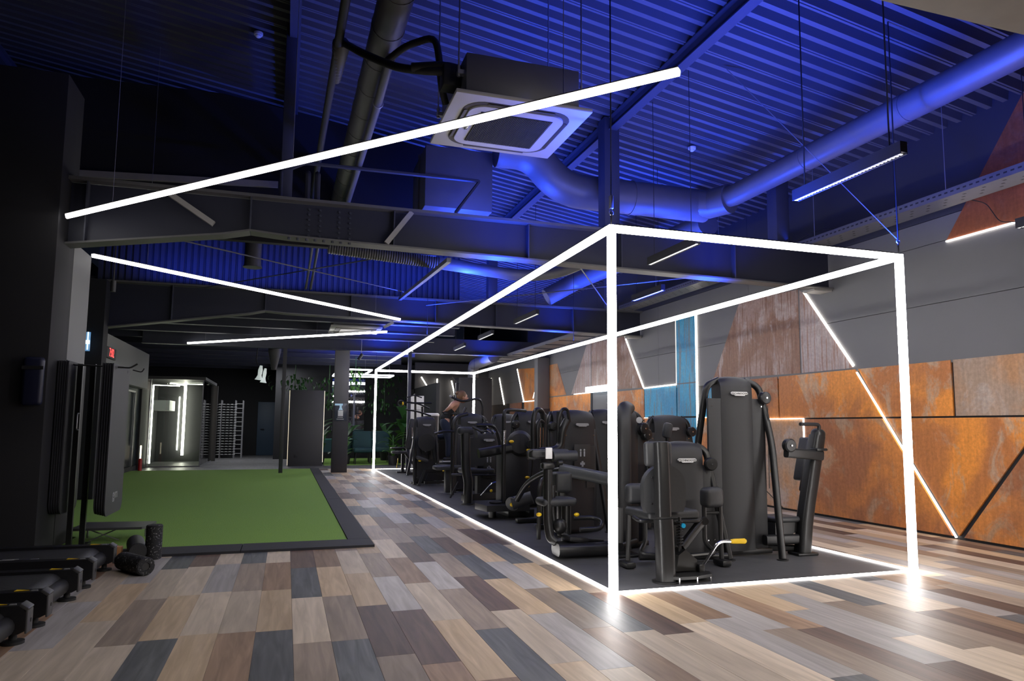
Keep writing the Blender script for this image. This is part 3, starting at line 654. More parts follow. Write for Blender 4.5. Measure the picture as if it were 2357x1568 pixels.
# cable tray on the rusty wall
ct = thing('cable_tray', 'perforated galvanised cable tray along the top of the rusty wall', 'cable tray', (4.15, 3, 3.5))
mesh_obj('tray_floor', MB().box(3.92, 4.22, -2.4, 8.1, 3.44, 3.445), 'duct', ct)
mesh_obj('tray_side', MB().box(3.915, 3.92, -2.4, 8.1, 3.44, 3.52), 'duct', ct)
mesh_obj('tray_side', MB().box(4.22, 4.225, -2.4, 8.1, 3.44, 3.52), 'duct', ct)
mb = MB()
for k in range(150):
    yy = -2.3+k*0.07
    if yy < 8: mb.box(3.9135, 3.9152, yy, yy+0.035, 3.475, 3.49); mb.box(3.98+0.07*(k % 3), 4.0+0.07*(k % 3), yy, yy+0.03, 3.4385, 3.4402)
ph = mesh_obj('perforations', mb, 'ink', ct, smooth=False); ph['kind'] = 'stuff'
for yy in (-1.2, 0.6, 2.5, 4.6, 6.6): mesh_obj('hanger_rod', MB().cyl((3.93, yy, 3.5), (3.93, yy, roofz(3.93)-0.05), 0.004, 6), 'wire', ct)
mesh_obj('loose_cable', MB().tube(fillet([(4.0, 1.9, 3.47), (3.95, 2.5, 3.62), (3.9, 3.0, 3.5)], 0.3, 8), 0.006, 6), 'cable', ct)
mesh_obj('drop_cable', MB().tube(fillet([(4.2, 0.6, 3.46), (4.4, 0.55, 3.42), (4.44, 0.45, 3.2), (4.44, 0.2, 3.14)], 0.06, 5), 0.005, 6), 'cable', ct)
# far tray between the beams
ct2 = thing('cable_tray', 'blue lit cable tray running back towards the far machines', 'cable tray', (3.4, 11, 3.1))
mesh_obj('tray_floor', MB().box(3.3, 3.75, 8.6, 15.5, 3.0, 3.005), 'duct', ct2)
mesh_obj('tray_side', MB().box(3.295, 3.3, 8.6, 15.5, 3.0, 3.07), 'duct', ct2)
mesh_obj('tray_side', MB().box(3.75, 3.755, 8.6, 15.5, 3.0, 3.07), 'duct', ct2)
for k in range(8): mesh_obj('rung', MB().box(3.28, 3.77, 8.9+0.85*k, 8.93+0.85*k, 2.985, 3.0), 'steel', ct2)
# smoke detectors
for i, (x, y) in enumerate(((2.59, 3.12), (-2.67, 3.64))):
    z = roofz(x)-0.05
    t = thing('smoke_detector', ('round white smoke detector on the bright blue roof near the thick duct', 'round smoke detector on the dark left part of the roof')[i], 'smoke detector', (x, y, z), 'smoke detectors')
    mesh_obj('base', MB().lathe([(0.05, 0), (0.05, -0.02), (0.045, -0.03)], (x, y, z), n=18), 'white', t)
    mesh_obj('sensor', MB().lathe([(0.03, -0.03), (0.032, -0.045), (0.02, -0.055)], (x, y, z), n=16), 'white', t)
# diagonal bracing bars
for i, (p, q, lb) in enumerate((((-4.4, 3.4, 3.24), (-0.4, 7.5, 3.42), 'thin bracing rod crossing from the left under the roof'), ((-3.6, 8.1, 3.38), (0.3, 3.1, 3.38), 'second thin bracing rod crossing the first'),
                     ((0.9, 3.1, 3.2), (3.9, 8.2, 3.3), 'thin bracing rod at the right behind the glowing frame'), ((0.1, 8.1, 3.31), (4.2, 3.2, 3.31), 'fourth thin bracing rod, crossing the right one'))):
    setp(mesh_obj('bracing_rod', MB().cyl(p, q, 0.009, 6), 'duct'), lb, 'rod', 'roof bracing rods')
for i, (p, q, lb) in enumerate((((-1.02, 2.83, 3.42), (-1.28, 2.83, 3.06), 'short brace on the face of the first roof beam'), ((-0.55, 3.1, 3.0), (-0.4, 7.9, 3.36), 'long grey brace tube from the first beam to the second'),
                     ((-3.35, 2.8, 3.36), (-2.95, 2.8, 3.1), 'slanting flat brace near the dark column'), ((-0.45, 8.3, 3.0), (-0.62, 8.3, 2.9), 'small brace under the second roof beam'))):
    setp(mesh_obj('brace', MB().bar(p, q, 0.05, 0.05), 'palebeam' if i in (0, 2) else 'duct'), lb, 'brace')
# ================================================================ GYM MACHINES
def TR(x, y, z=0.0, yaw=0.0): return MX.Translation((x, y, z)) @ MX.Rotation(yaw, 4, 'Z')
def P(t, name, mb, m, **k): return mesh_obj(name, mb, m, t, **k)
def tower(t, x, y, yaw, h, w=0.62, cw=0.33, logo=1, placard=0, pulleys='R', side=True, slot=False, foot=0.42, tubes='LR', wf=None, fy=-0.10, footL=None):
    X = TR(x, y, 0, yaw); mb = MB(X); hw = cw/2
    def sec(z, sh, sag=0.0):
        n = 12; o = []
        for i in range(n+1):
            u = -1+2*i/n; b = 0.022*(1-abs(u)**3.2); o.append((u*hw, -b+sh, z-sag*u*u))
        return o+[(hw, 0.16, z-sag), (-hw, 0.16, z-sag)]
    rows = [(0.05, 0, 0), (h-0.17, 0, 0), (h-0.10, 0.006, 0.002), (h-0.055, 0.022, 0.008), (h-0.022, 0.05, 0.016), (h-0.004, 0.09, 0.02), (h, 0.13, 0.022)]
    vs = []; 
    for r in rows: vs += sec(*r)
    k = 15; fs = [[i*k+j, i*k+(j+1) % k, (i+1)*k+(j+1) % k, (i+1)*k+j] for i in range(len(rows)-1) for j in range(k)]+[list(range(k))[::-1], [(len(rows)-1)*k+j for j in range(k)]]
    mb._add(vs, fs); P(t, 'shroud', mb, 'shroud')
    if side:
        for s, nm in ((-1, 'L'), (1, 'R')):
            if nm in tubes or side == 2:
                P(t, 'side_panel', MB(X).box(s*hw if s > 0 else -w/2+0.02, w/2-0.02 if s > 0 else -hw, 0.0, 0.03, 0.06, h-0.21, 0.004), 'shroud')
                mbs = MB(X)
                for zz in (0.16, h-0.28): mbs.cyl((s*(w/2-0.06), 0.0, zz), (s*(w/2-0.06), -0.006, zz), 0.006, 8)
                P(t, 'screws', mbs, 'chrome', kind='stuff')
    P(t, 'base_bar', MB(X).box(-w/2-0.04, w/2+0.04, 0.02, 0.09, 0.008, 0.055, 0.008), 'frame')
    a = wf or w/2-0.01
    for s, nm in ((-1, 'L'), (1, 'R')):
        if nm not in tubes: continue
        fx, fyy = (s*footL, 0.2) if footL and s < 0 else (s*foot, fy)
        pts = fillet([(fx, fyy, 0.012), (s*(a+0.012), fyy*0.45+0.06, h*0.62), (s*(a-0.03), 0.06, h-0.09), (s*hw*0.85, 0.09, h-0.035)], 0.13, 6)
        P(t, 'frame_tube', MB(X).rtube(pts, 0.055, 0.055, 0.3, upv=(0, 1, 0)), 'frame')
        P(t, 'tube_foot', MB(X).lathe([(0.05, 0), (0.05, 0.008), (0.036, 0.012)], (fx, fyy, 0)), 'frame')
    for i, nm in enumerate(pulleys):
        s = 1 if nm == 'R' else -1; px, pz = s*(a-0.03-0.05*(1-i)*(len(pulleys) > 1)), h-0.20-0.06*i
        pu = P(t, 'pulley', MB(X).lathe([(0.02, 0.028), (0.056, 0.026), (0.058, 0.02), (0.05, 0.0), (0.058, -0.02), (0.05, -0.03), (0.015, -0.034)], (px, -0.03, pz), (0, 1, 0)), 'frame')
        P(pu, 'hub_bolt', MB(X).lathe([(0.009, 0), (0.008, -0.008)], (px, -0.062, pz), (0, 1, 0), 10), 'chrome')
    if logo:
        lz = h-0.165; lg = P(t, 'logo_plate', MB(X).prism([(-0.075, -0.049, lz+0.016), (0.075, -0.049, lz+0.016), (0.088, -0.049, lz+0.008), (0.088, -0.049, lz-0.008), (0.06, -0.049, lz-0.012), (0.056, -0.049, lz-0.02), (-0.045, -0.049, lz-0.02), (-0.05, -0.049, lz-0.012), (-0.075, -0.049, lz-0.01), (-0.088, -0.049, lz+0.004)], (0, 0.012, 0)), 'white' if logo == 1 else 'dullwhite', smooth=False)
        if logo == 1: text('TECHNOGYM', 'lettering', lg, X @ frame_mtx((0.0, -0.0505, lz-0.001), (1, 0, 0), (0, 0, 1)), 0.027, 'ink')
    if placard:
        pc = P(t, 'instruction_placard', MB(X).box(-hw*0.55, hw*0.55, -0.048, -0.042, h-0.75, h-0.38, 0.002), 'ink')
        q = MB(X)
        for u in (-0.025, 0.025): q.sph((u, -0.05, h-0.44), 0.012, (1, 0.2, 1), 8).box(u-0.01, u+0.01, -0.052, -0.049, h-0.51, h-0.455, 0.004)
        q.box(-0.012, 0.012, -0.052, -0.049, h-0.62, h-0.56).box(-0.03, 0.03, -0.052, -0.049, h-0.60, h-0.575).box(-0.035, 0.0, -0.052, -0.049, h-0.70, h-0.67, 0.004)
        P(pc, 'figures', q, 'placard', kind='stuff')
    if slot: P(t, 'stack_slot', MB(X).box(hw*0.35, hw*0.95, -0.03, 0.0, h-0.85, h-0.40), 'ink')
    return X
M['dullwhite'] = mat('dull_white_plate', (0.30, 0.30, 0.31), 0.5)
M['placard'] = mat('placard_print', (0.35, 0.36, 0.38), 0.5)
M['armgrey'] = mat('grey_arm_paint', (0.09, 0.095, 0.10), 0.4)
def pad(t, name, c, size, rot=(0, 0, 0), bev=0.03, m='pad', X=None):
    return P(t, name, MB(X).bx(c, size, bev, rot, seg=4), m)
def grip(t, p, q, r=0.017, m='cable'): return P(t, 'grip', MB().cyl(p, q, r, 10), m)
def knob(t, c, r=0.02, sc=(1, 1, 1)): return P(t, 'knob', MB().sph(c, r, sc, 10), 'yellow')
GRP = None
# ---- 1: hip abductor, front centre
t = thing('abductor_machine', 'black hip abductor machine nearest the glowing front edge, with yellow handled lever', 'gym machine', (0.7, 0.5, 0))
tower(t, 1.17, 1.0, -0.12, 1.03, w=0.54, cw=0.34, tubes='R', foot=0.36, side=2)
P(t, 'post', MB().rtube(fillet([(0.535, 0.25, 0.48), (0.54, 0.27, 0.8), (0.545, 0.30, 1.035)], 0.3, 3), 0.115, 0.10, 0.35, upv=(0, 1, 0)), 'frame')
P(t, 'lower_post', MB().rtube(fillet([(0.535, 0.22, 0.0), (0.535, 0.235, 0.3), (0.535, 0.25, 0.46)], 0.3, 3), 0.135, 0.13, 0.35, upv=(0, 1, 0)), 'frame')
P(t, 'foot_plate', MB().lathe([(0.10, 0), (0.10, 0.012), (0.085, 0.016)], (0.535, 0.23, 0), n=24), 'frame')
P(t, 'headrest', MB().bx((0.535, 0.325, 0.95), (0.235, 0.06, 0.19), 0.03, (-0.06, 0, 0), seg=4), 'pad')
def shield(cx_, y, z0, z1, hw, th, X=None):
    o = []; n = 14
    for i in range(n+1):
        a = PI*i/n; o.append((cx_+hw*math.cos(a), y, z1-0.17+0.17*math.sin(a)))
    o += [(cx_-hw*0.97, y, z0+0.05), (cx_-hw*0.85, y, z0), (cx_+hw*0.85, y, z0), (cx_+hw*0.97, y, z0+0.05)]
    mb = MB(X); mb.prism(o, (0, th, 0)); es = [e for e in mb.bm.edges if len(e.link_faces) == 2 and e.calc_face_angle(0) > 0.9 and abs(e.verts[0].co.y-e.verts[1].co.y) < 1e-5]
    bmesh.ops.bevel(mb.bm, geom=es, offset=0.015, segments=3, profile=0.5, affect='EDGES'); return mb
P(t, 'backrest', shield(0.60, 0.335, 0.50, 0.865, 0.185, 0.06), 'pad')
mbs = MB()
for u in (-0.06, 0.06):
    for z in (0.57, 0.77, 0.95): mbs.cyl((0.545+u*(1.1 if z < 0.9 else 0.9), 0.335, z), (0.545+u*(1.1 if z < 0.9 else 0.9), 0.318 if z < 0.9 else 0.285, z), 0.008, 8)
P(t, 'bolts', mbs, 'chrome', kind='stuff')
pad(t, 'seat', (0.72, 0.62, 0.465), (0.46, 0.44, 0.075))
P(t, 'handle_rail', MB().tube(fillet([(0.42, 0.52, 0.45), (0.42, 0.42, 0.43), (0.9, 0.40, 0.415), (1.0, 0.44, 0.415)], 0.04, 4), 0.016, 8), 'frame')
P(t, 'handle_cap', MB().cyl((0.99, 0.40, 0.41), (1.03, 0.47, 0.41), 0.03, 14), 'frame'); 
for q, px, y in ((1, 1.22, 0.66), (-1, 0.60, 0.82)):
    pad(t, 'knee_pad', (px, y, 0.57 if q > 0 else 0.60), (0.20, 0.12, 0.17), (0, 0, 0.15*q), 0.045)
    P(t, 'leg_lever', MB().tube(fillet([(px-0.075*q, y, 0.5), (px-0.075*q, y, 0.2), (px-0.02, y-0.08, 0.12), (0.85, 0.62, 0.10)], 0.05, 4), 0.02, 8).tube(fillet([(px+0.075*q, y, 0.5), (px+0.085*q, y, 0.06)], 0.05, 3), 0.02, 8).tube([(px-0.075, y, 0.44), (px+0.075, y, 0.44)], 0.014, 8), 'frame')
    P(t, 'lever_foot', MB().bx((px+0.09*q, y, 0.03), (0.09, 0.16, 0.05), 0.015), 'frame')
P(t, 'thigh_arm', MB().rtube([(0.75, 0.36, 0.22), (0.98, 0.44, 0.40)], 0.06, 0.07), 'frame')
P(t, 'seat_column', MB().bx((0.74, 0.5, 0.24), (0.09, 0.12, 0.36), 0.012), 'frame')
sp = MB()
for k in range(9): sp.torus((0.72, 0.33, 0.25+0.022*k), 0.022, 0.006, n=12, m=5)
P(t, 'damper_spring', sp, 'cable', kind='stuff')
P(t, 'damper_rod', MB().cyl((0.72, 0.33, 0.2), (0.72, 0.33, 0.46), 0.011, 8), 'frame')
M['cyan'] = mat('cyan_plastic', (0.0, 0.35, 0.65), 0.4)
P(t, 'blue_tag', MB().cyl((0.73, 0.30, 0.40), (0.73, 0.285, 0.40), 0.018, 12), 'cyan', label='small round blue tag')
P(t, 'pivot_housing', MB().prism([(0.66, 0.28, 0.06), (0.84, 0.28, 0.06), (0.84, 0.28, 0.14), (0.74, 0.28, 0.22), (0.68, 0.28, 0.18)], (0, 0.14, 0)), 'frame')
bp_ = P(t, 'base_plate', MB().prism([(0.50, 0.20, 0.03), (0.60, 0.13, 0.03), (0.74, 0.12, 0.03), (0.90, 0.17, 0.03), (0.93, 0.26, 0.03), (0.86, 0.34, 0.03), (0.55, 0.33, 0.03)], (0, 0, 0.022)), 'frame')
mbs = MB()
for x, y in ((0.60, 0.135), (0.745, 0.125), (0.90, 0.19)): mbs.cyl((x, y, 0), (x, y, 0.045), 0.008, 8)
P(t, 'levelling_feet', mbs, 'chrome', kind='stuff')
P(t, 'release_lever', MB().tube(fillet([(0.86, 0.28, 0.06), (0.93, 0.27, 0.15), (1.02, 0.26, 0.275), (1.14, 0.25, 0.27)], 0.06, 5), 0.012, 8), 'chrome')
P(t, 'lever_grip', MB().tube([(1.125, 0.25, 0.27), (1.15, 0.25, 0.27), (1.25, 0.25, 0.267), (1.262, 0.25, 0.267)], 0.019, 12, taper=[0.8, 1.0, 1.1, 0.7]), 'yellow', label='yellow lever grip')
P(t, 'lever_bracket', MB().bx((0.86, 0.27, 0.06), (0.05, 0.06, 0.10), 0.01), 'frame')
P(t, 'cross_tube', MB().tube([(0.7, 0.98, 0.05), (1.45, 0.80, 0.05)], 0.03, 10).tube([(0.6, 1.15, 0.15), (0.6, 1.15, 0.45)], 0.03, 8), 'frame')
P(t, 'weight_stack', MB().box(0.93, 1.0, 0.86, 0.9, 0.14, 0.46, 0.003), 'dullwhite')
# ---- 2: tall tower with pectoral seat at its right
t = thing('chest_machine', 'tallest black tower machine with a seat post and curved handle at its right side', 'gym machine', (1.9, 1.0, 0))
X = tower(t, 1.72, 1.0, -0.02, 1.63, w=0.64, cw=0.33, foot=0.25, fy=-0.27, footL=0.42, side=2, pulleys='R')
P(t, 'post', MB().rtube(fillet([(2.335, 0.92, 0.02), (2.365, 0.92, 0.3), (2.565, 0.95, 1.08)], 0.3, 5), 0.13, 0.13, 0.3, upv=(0, 1, 0)), 'frame')
P(t, 'post_cap', MB().bx((2.57, 0.95, 1.07), (0.13, 0.12, 0.16), 0.05, (0, 0.24, 0), seg=4), 'frame')
pad(t, 'backrest', (2.50, 1.06, 0.86), (0.05, 0.20, 0.42), (0, 0.22, 0), 0.024)
P(t, 'backrest_shell', MB().bx((2.47, 0.98, 0.80), (0.05, 0.10, 0.5), 0.02, (0, 0.23, 0)), 'frame')
P(t, 'handle', MB().tube(fillet([(2.56, 0.92, 1.10), (2.56, 0.91, 1.185), (2.50, 0.90, 1.19), (2.32, 0.88, 1.19)], 0.035, 5), 0.017, 10), 'cable')
P(t, 'arm', MB().rtube([(2.14, 0.86, 0.93), (2.53, 0.86, 0.90)], 0.075, 0.09, 0.3), 'frame')
pu = P(t, 'pulley', MB().lathe([(0.02, 0.03), (0.06, 0.028), (0.062, 0.02), (0.053, 0), (0.062, -0.02), (0.05, -0.032)], (2.16, 0.84, 0.995), (0, 1, 0)), 'frame')
P(pu, 'hub_bolt', MB().lathe([(0.01, 0), (0.009, -0.008)], (2.16, 0.806, 0.995), (0, 1, 0), 10), 'chrome')
P(t, 'elbow_bracket', MB().bx((2.51, 0.87, 0.955), (0.12, 0.11, 0.025), 0.01), 'frame')
pad(t, 'seat', (2.20, 1.06, 0.315), (0.28, 0.30, 0.05), bev=0.024)
P(t, 'seat_shell', MB().prism([(2.06, 0.94, 0.29), (2.34, 0.94, 0.29), (2.30, 0.94, 0.21), (2.2, 0.94, 0.16), (2.06, 0.94, 0.15)], (0, 0.2, 0)), 'frame')
P(t, 'floor_tube', MB().rtube([(1.95, 0.95, 0.14), (2.33, 0.93, 0.14)], 0.08, 0.09).rtube([(2.02, 1.1, 0.05), (2.4, 0.94, 0.05)], 0.05, 0.06), 'frame')
P(t, 'post_foot', MB().bx((2.33, 0.91, 0.012), (0.22, 0.16, 0.022), 0.005), 'frame')
P(t, 'cable', MB().cyl((2.02, 0.95, 1.36), (2.03, 0.97, 0.6), 0.004, 6).cyl((1.98, 1.02, 0.62), (2.14, 0.92, 0.42), 0.004, 6), 'cable')
P(t, 'yellow_lever', MB().bx((2.12, 1.05, 0.80), (0.022, 0.012, 0.12), 0.004, (0, 0.08, 0)), 'yellow', label='yellow flat lever')
P(t, 'rear_pad', MB().bx((1.50, 1.9, 1.12), (0.10, 0.07, 0.16), 0.03, (0, 0.2, 0)), 'pad')
P(t, 'rear_pad_arm', MB().tube([(1.5, 1.9, 1.08), (1.52, 1.88, 0.5), (1.6, 1.5, 0.1)], 0.025, 8), 'frame')
# ---- 3: curved tower just right of the front post
t = thing('pulley_machine', 'black curved tower with two pulleys just right of the glowing front post', 'gym machine', (1.0, 1.6, 0))
tower(t, 0.93, 1.62, 0.35, 1.34, w=0.50, cw=0.24, foot=0.30, pulleys='RR', logo=0, tubes='R', side=2)
P(t, 'front_column', MB().rtube(fillet([(0.80, 1.50, 0.0), (0.80, 1.48, 1.2), (0.84, 1.55, 1.32), (0.95, 1.7, 1.335)], 0.12, 6), 0.13, 0.14, 0.4, upv=(1, 0, 0)), 'shroud')
P(t, 'dial', MB().lathe([(0.03, 0), (0.03, -0.01), (0.02, -0.014)], (0.985, 1.52, 1.22), (0.2, 1, 0), 14), 'dullwhite')
for dy in (0, 0.18): P(t, 'foot_tube', MB().cyl((0.67, 1.26+dy, 0.10+dy*0.2), (0.86, 1.36+dy, 0.12+dy*0.2), 0.028, 10), 'frame')
P(t, 'foot_plate', MB().bx((0.72, 1.32, 0.012), (0.26, 0.2, 0.022), 0.006), 'frame')
# ---- 4: seated machine with box pad, left of the front post
t = thing('seated_press_machine', 'black seated machine with a padded stool and white placard left of the glowing front post', 'gym machine', (0.3, 1.5, 0))
P(t, 'base', MB().rtube(fillet([(0.10, 1.42, 0.075), (0.4, 1.40, 0.072), (0.585, 1.41, 0.07)], 0.2, 4), 0.26, 0.11, 0.45, upv=(0, 0, 1)), 'frame')
P(t, 'foot_pad', MB().bx((0.30, 1.45, 0.15), (0.22, 0.16, 0.05), 0.02, (0, 0.15, 0.2)), 'cable')
P(t, 'foot_bar', MB().bx((0.45, 1.42, 0.14), (0.22, 0.05, 0.02), 0.008, (0, 0.1, 0)), 'frame')
P(t, 'post', MB().tube(fillet([(0.055, 1.5, 0.77), (0.055, 1.5, 0.3), (0.075, 1.48, 0.16), (0.12, 1.46, 0.13)], 0.12, 6), 0.042, 14), 'frame')
P(t, 'second_post', MB().tube(fillet([(0.12, 1.55, 0.62), (0.12, 1.55, 0.34), (0.15, 1.53, 0.22), (0.24, 1.5, 0.16)], 0.08, 5), 0.026, 12), 'frame')
pad(t, 'stool_seat', (0.165, 1.58, 0.475), (0.34, 0.24, 0.075), bev=0.036)
P(t, 'stool_column', MB().cyl((0.27, 1.6, 0.08), (0.27, 1.6, 0.44), 0.045, 14), 'frame')
P(t, 'pivot', MB().sph((0.17, 1.5, 0.26), 0.07, (1, 0.8, 1)), 'frame')
for c in ((0.31, 1.44, 0.365), (-0.03, 1.5, 0.37)): knob(t, c, 0.022, (1.2, 1, 0.8))
pad(t, 'chest_pad', (0.10, 1.60, 0.905), (0.38, 0.10, 0.085), bev=0.025)
P(t, 'pad_loop', MB().tube(fillet([(-0.08, 1.55, 0.94), (-0.14, 1.5, 0.93), (-0.14, 1.5, 0.87), (-0.06, 1.54, 0.86)], 0.025, 4), 0.012, 8), 'frame')
P(t, 'pad_roller', MB().cyl((0.10, 1.5, 0.885), (0.33, 1.5, 0.89), 0.048, 18), 'pad')
P(t, 'placard', MB().bx((0.045, 1.45, 0.915), (0.065, 0.012, 0.10), 0.008), 'white', label='white upright placard on the post')
P(t, 'clamp', MB().bx((0.05, 1.5, 0.80), (0.12, 0.09, 0.06), 0.02).cyl((0.13, 1.44, 0.83), (0.17, 1.44, 0.83), 0.022, 10), 'frame')
P(t, 'loop_handle', MB().tube(fillet([(0.30, 1.5, 0.325), (0.50, 1.5, 0.325), (0.56, 1.42, 0.30), (0.50, 1.34, 0.245), (0.30, 1.34, 0.245)], 0.05, 5), 0.021, 10), 'frame')
pad(t, 'shin_pad', (0.30, 1.8, 0.63), (0.17, 0.16, 0.19), bev=0.03)
P(t, 'pad_stem', MB().bx((0.30, 1.8, 0.42), (0.07, 0.08, 0.3), 0.012), 'frame')
P(t, 'side_frame', MB().tube(fillet([(0.30, 2.45, 0.0), (0.30, 2.45, 0.52), (0.36, 2.5, 0.62), (0.7, 2.6, 0.62)], 0.08, 5), 0.022, 8), 'frame')
X = tower(t, 0.86, 2.7, 0.25, 1.34, w=0.5, cw=0.40, foot=0.33, logo=2, placard=1, slot=True, pulleys='')
P(t, 'top_arch', MB().tube(fillet([(0.50, 2.42, 0.95), (0.50, 2.42, 1.22), (0.55, 2.44, 1.34), (0.62, 2.46, 1.34), (0.66, 2.5, 1.2)], 0.07, 6), 0.018, 8), 'frame')
P(t, 'curved_arm', MB().tube(fillet([(0.26, 2.35, 0.90), (0.44, 2.38, 0.905), (0.52, 2.4, 0.95), (0.54, 2.4, 1.12), (0.60, 2.42, 1.22)], 0.09, 7), 0.04, 12), 'frame')
# ---- 4b: second arch tower behind it
t = thing('lever_arm_machine', 'black machine with a long sloping tube arm ending in a roller with a yellow cap', 'gym machine', (0.6, 3.0, 0))
P(t, 'arm', MB().tube(fillet([(0.38, 3.45, 0.30), (0.40, 3.15, 0.52), (0.46, 2.7, 0.67), (0.55, 2.3, 0.715)], 0.35, 8), 0.032, 12), 'frame')
P(t, 'arm_beam', MB().rtube([(0.52, 2.37, 0.71), (0.88, 1.92, 0.63)], 0.12, 0.125, 0.45), 'armgrey')
P(t, 'arm_knuckle', MB().sph((0.54, 2.35, 0.71), 0.06), 'frame')
P(t, 'roller', MB().cyl((0.36, 3.58, 0.245), (0.58, 3.5, 0.32), 0.075, 20), 'pad')
P(t, 'roller_disc', MB().cyl((0.352, 3.56, 0.24), (0.366, 3.575, 0.247), 0.085, 24), 'frame')
knob(t, (0.345, 3.545, 0.237), 0.025, (1, 1, 1))
P(t, 'inner_frame', MB().tube(fillet([(0.62, 2.9, 0.0), (0.62, 2.9, 0.5), (0.72, 2.9, 0.60), (1.1, 2.9, 0.60)], 0.1, 5), 0.025, 8).bar((0.5, 3.1, 0.03), (1.3, 3.1, 0.03), 0.07, 0.05), 'frame')
X = tower(t, 1.44, 3.25, 0.0, 1.37, w=0.46, cw=0.34, foot=0.27, logo=2, pulleys='', placard=0)
# arch pair further back
t = thing('row_machine', 'black machine with a thick arched bumper arm and chrome rods, behind the seated machine', 'gym machine', (0.7, 3.6, 0))
P(t, 'arched_arm', MB().tube(fillet([(0.56, 3.4, 0.80), (0.56, 3.42, 1.22), (0.60, 3.45, 1.355), (0.70, 3.5, 1.345), (0.75, 3.55, 1.18), (0.74, 3.55, 0.9)], 0.08, 7), 0.032, 12), 'frame')
P(t, 'inner_arch', MB().tube(fillet([(0.61, 3.4, 0.9), (0.61, 3.42, 1.15), (0.65, 3.45, 1.24), (0.72, 3.5, 1.2)], 0.06, 6), 0.02, 10), 'frame')
P(t, 'chrome_rods', MB().cyl((0.655, 3.45, 0.85), (0.655, 3.45, 1.14), 0.012, 8).cyl((0.70, 3.47, 0.85), (0.70, 3.47, 1.14), 0.009, 8), 'chrome', kind='stuff')
P(t, 'lower_arm', MB().tube(fillet([(0.60, 3.4, 0.86), (0.74, 3.35, 0.80), (0.9, 3.3, 0.78)], 0.1, 5), 0.045, 10), 'frame')
P(t, 'base', MB().bx((0.9, 3.7, 0.03), (0.9, 0.1, 0.05), 0.01).bx((0.74, 3.55, 0.45), (0.08, 0.1, 0.9), 0.02), 'frame')
tower(t, 1.16, 3.9, 0.2, 1.36, w=0.5, cw=0.36, foot=0.32, logo=2, pulleys='L')
# ---- 5: drum headed machine with platform
t = thing('drum_machine', 'black boxy machine with a rounded drum head, yellow knobs and a low foot platform', 'gym machine', (0.6, 4.5, 0))
P(t, 'cabinet', MB().box(0.50, 0.86, 4.45, 4.8, 0.12, 0.84, 0.02), 'shroud')
P(t, 'drum_head', MB().lathe([(0.04, -0.13), (0.13, -0.12), (0.165, -0.08), (0.17, 0.0), (0.165, 0.08), (0.13, 0.12)], (0.74, 4.5, 0.93), (0.25, 1, 0), 28), 'shroud')
P(t, 'head_arm', MB().rtube([(0.16, 4.42, 0.80), (0.62, 4.46, 0.87)], 0.10, 0.12, 0.35), 'frame')
P(t, 'side_pulley', MB().lathe([(0.05, -0.03), (0.055, 0), (0.05, 0.03)], (0.82, 4.3, 0.92), (0.25, 1, 0), 16).tube(fillet([(0.82, 4.3, 0.88), (0.86, 4.3, 0.72), (0.84, 4.3, 0.5)], 0.08, 4), 0.012, 8), 'frame')
for c in ((0.575, 4.33, 0.955), (0.80, 4.3, 0.845), (0.80, 4.35, 0.49), (0.80, 4.35, 0.38)): knob(t, c, 0.026, (1.3, 1, 0.75))
P(t, 'post', MB().cyl((0.46, 4.3, 0.12), (0.46, 4.3, 1.28), 0.028, 12), 'frame')
P(t, 'chrome_sleeve', MB().cyl((0.455, 4.29, 0.92), (0.455, 4.29, 1.1), 0.031, 12), 'chrome')
P(t, 'overhead_bar', MB().tube(fillet([(0.46, 4.3, 1.26), (0.47, 4.32, 1.355), (0.60, 4.4, 1.37), (0.85, 4.6, 1.36)], 0.07, 5), 0.022, 10), 'frame')
P(t, 'platform', MB().prism([(0.12, 4.42, 0.10), (0.18, 4.05, 0.10), (0.72, 4.0, 0.10), (0.80, 4.45, 0.10), (0.70, 4.7, 0.10), (0.2, 4.7, 0.10)], (0, 0, 0.075)), 'frame')
P(t, 'platform_feet', MB().cyl((0.32, 4.3, 0), (0.32, 4.3, 0.1), 0.05, 12).box(0.5, 0.85, 4.2, 4.75, 0.0, 0.1, 0.01), 'frame', kind='stuff')
P(t, 'toe_grips', MB().torus((0.36, 4.3, 0.19), 0.07, 0.014).torus((0.56, 4.25, 0.19), 0.07, 0.014), 'cable', kind='stuff')
tower(t, 1.15, 5.2, 0.1, 1.38, w=0.62, cw=0.42, foot=0.38, logo=2, pulleys='L')
# ---- 6: front post machine with white plate
t = thing('seated_curl_machine', 'black machine with a stout bent front post and a white plate on its low tower', 'gym machine', (0.6, 6, 0))
P(t, 'post', MB().rtube(fillet([(0.37, 5.85, 0.0), (0.385, 5.87, 0.34), (0.35, 5.9, 0.5), (0.345, 5.95, 1.12)], 0.12, 5), 0.135, 0.12, 0.35, upv=(0, 1, 0)), 'frame')
P(t, 'post_head', MB().bx((0.35, 5.95, 1.08), (0.25, 0.14, 0.12), 0.05, seg=4), 'pad')
P(t, 'post_foot', MB().lathe([(0.1, 0), (0.1, 0.012), (0.08, 0.02)], (0.37, 5.85, 0)), 'frame')
P(t, 'backrest', shield(0.50, 6.05, 0.55, 0.98, 0.18, 0.06), 'pad')
pad(t, 'seat', (0.62, 6.35, 0.46), (0.5, 0.42, 0.08))
P(t, 'hand_rail', MB().tube(fillet([(0.18, 6.1, 0.42), (0.3, 6.0, 0.43), (0.95, 6.0, 0.40)], 0.05, 4), 0.016, 8), 'frame')
tower(t, 0.80, 6.3, 0.0, 1.10, w=0.46, cw=0.34, foot=0.3, logo=1, placard=1, slot=True, pulleys='', tubes='R')
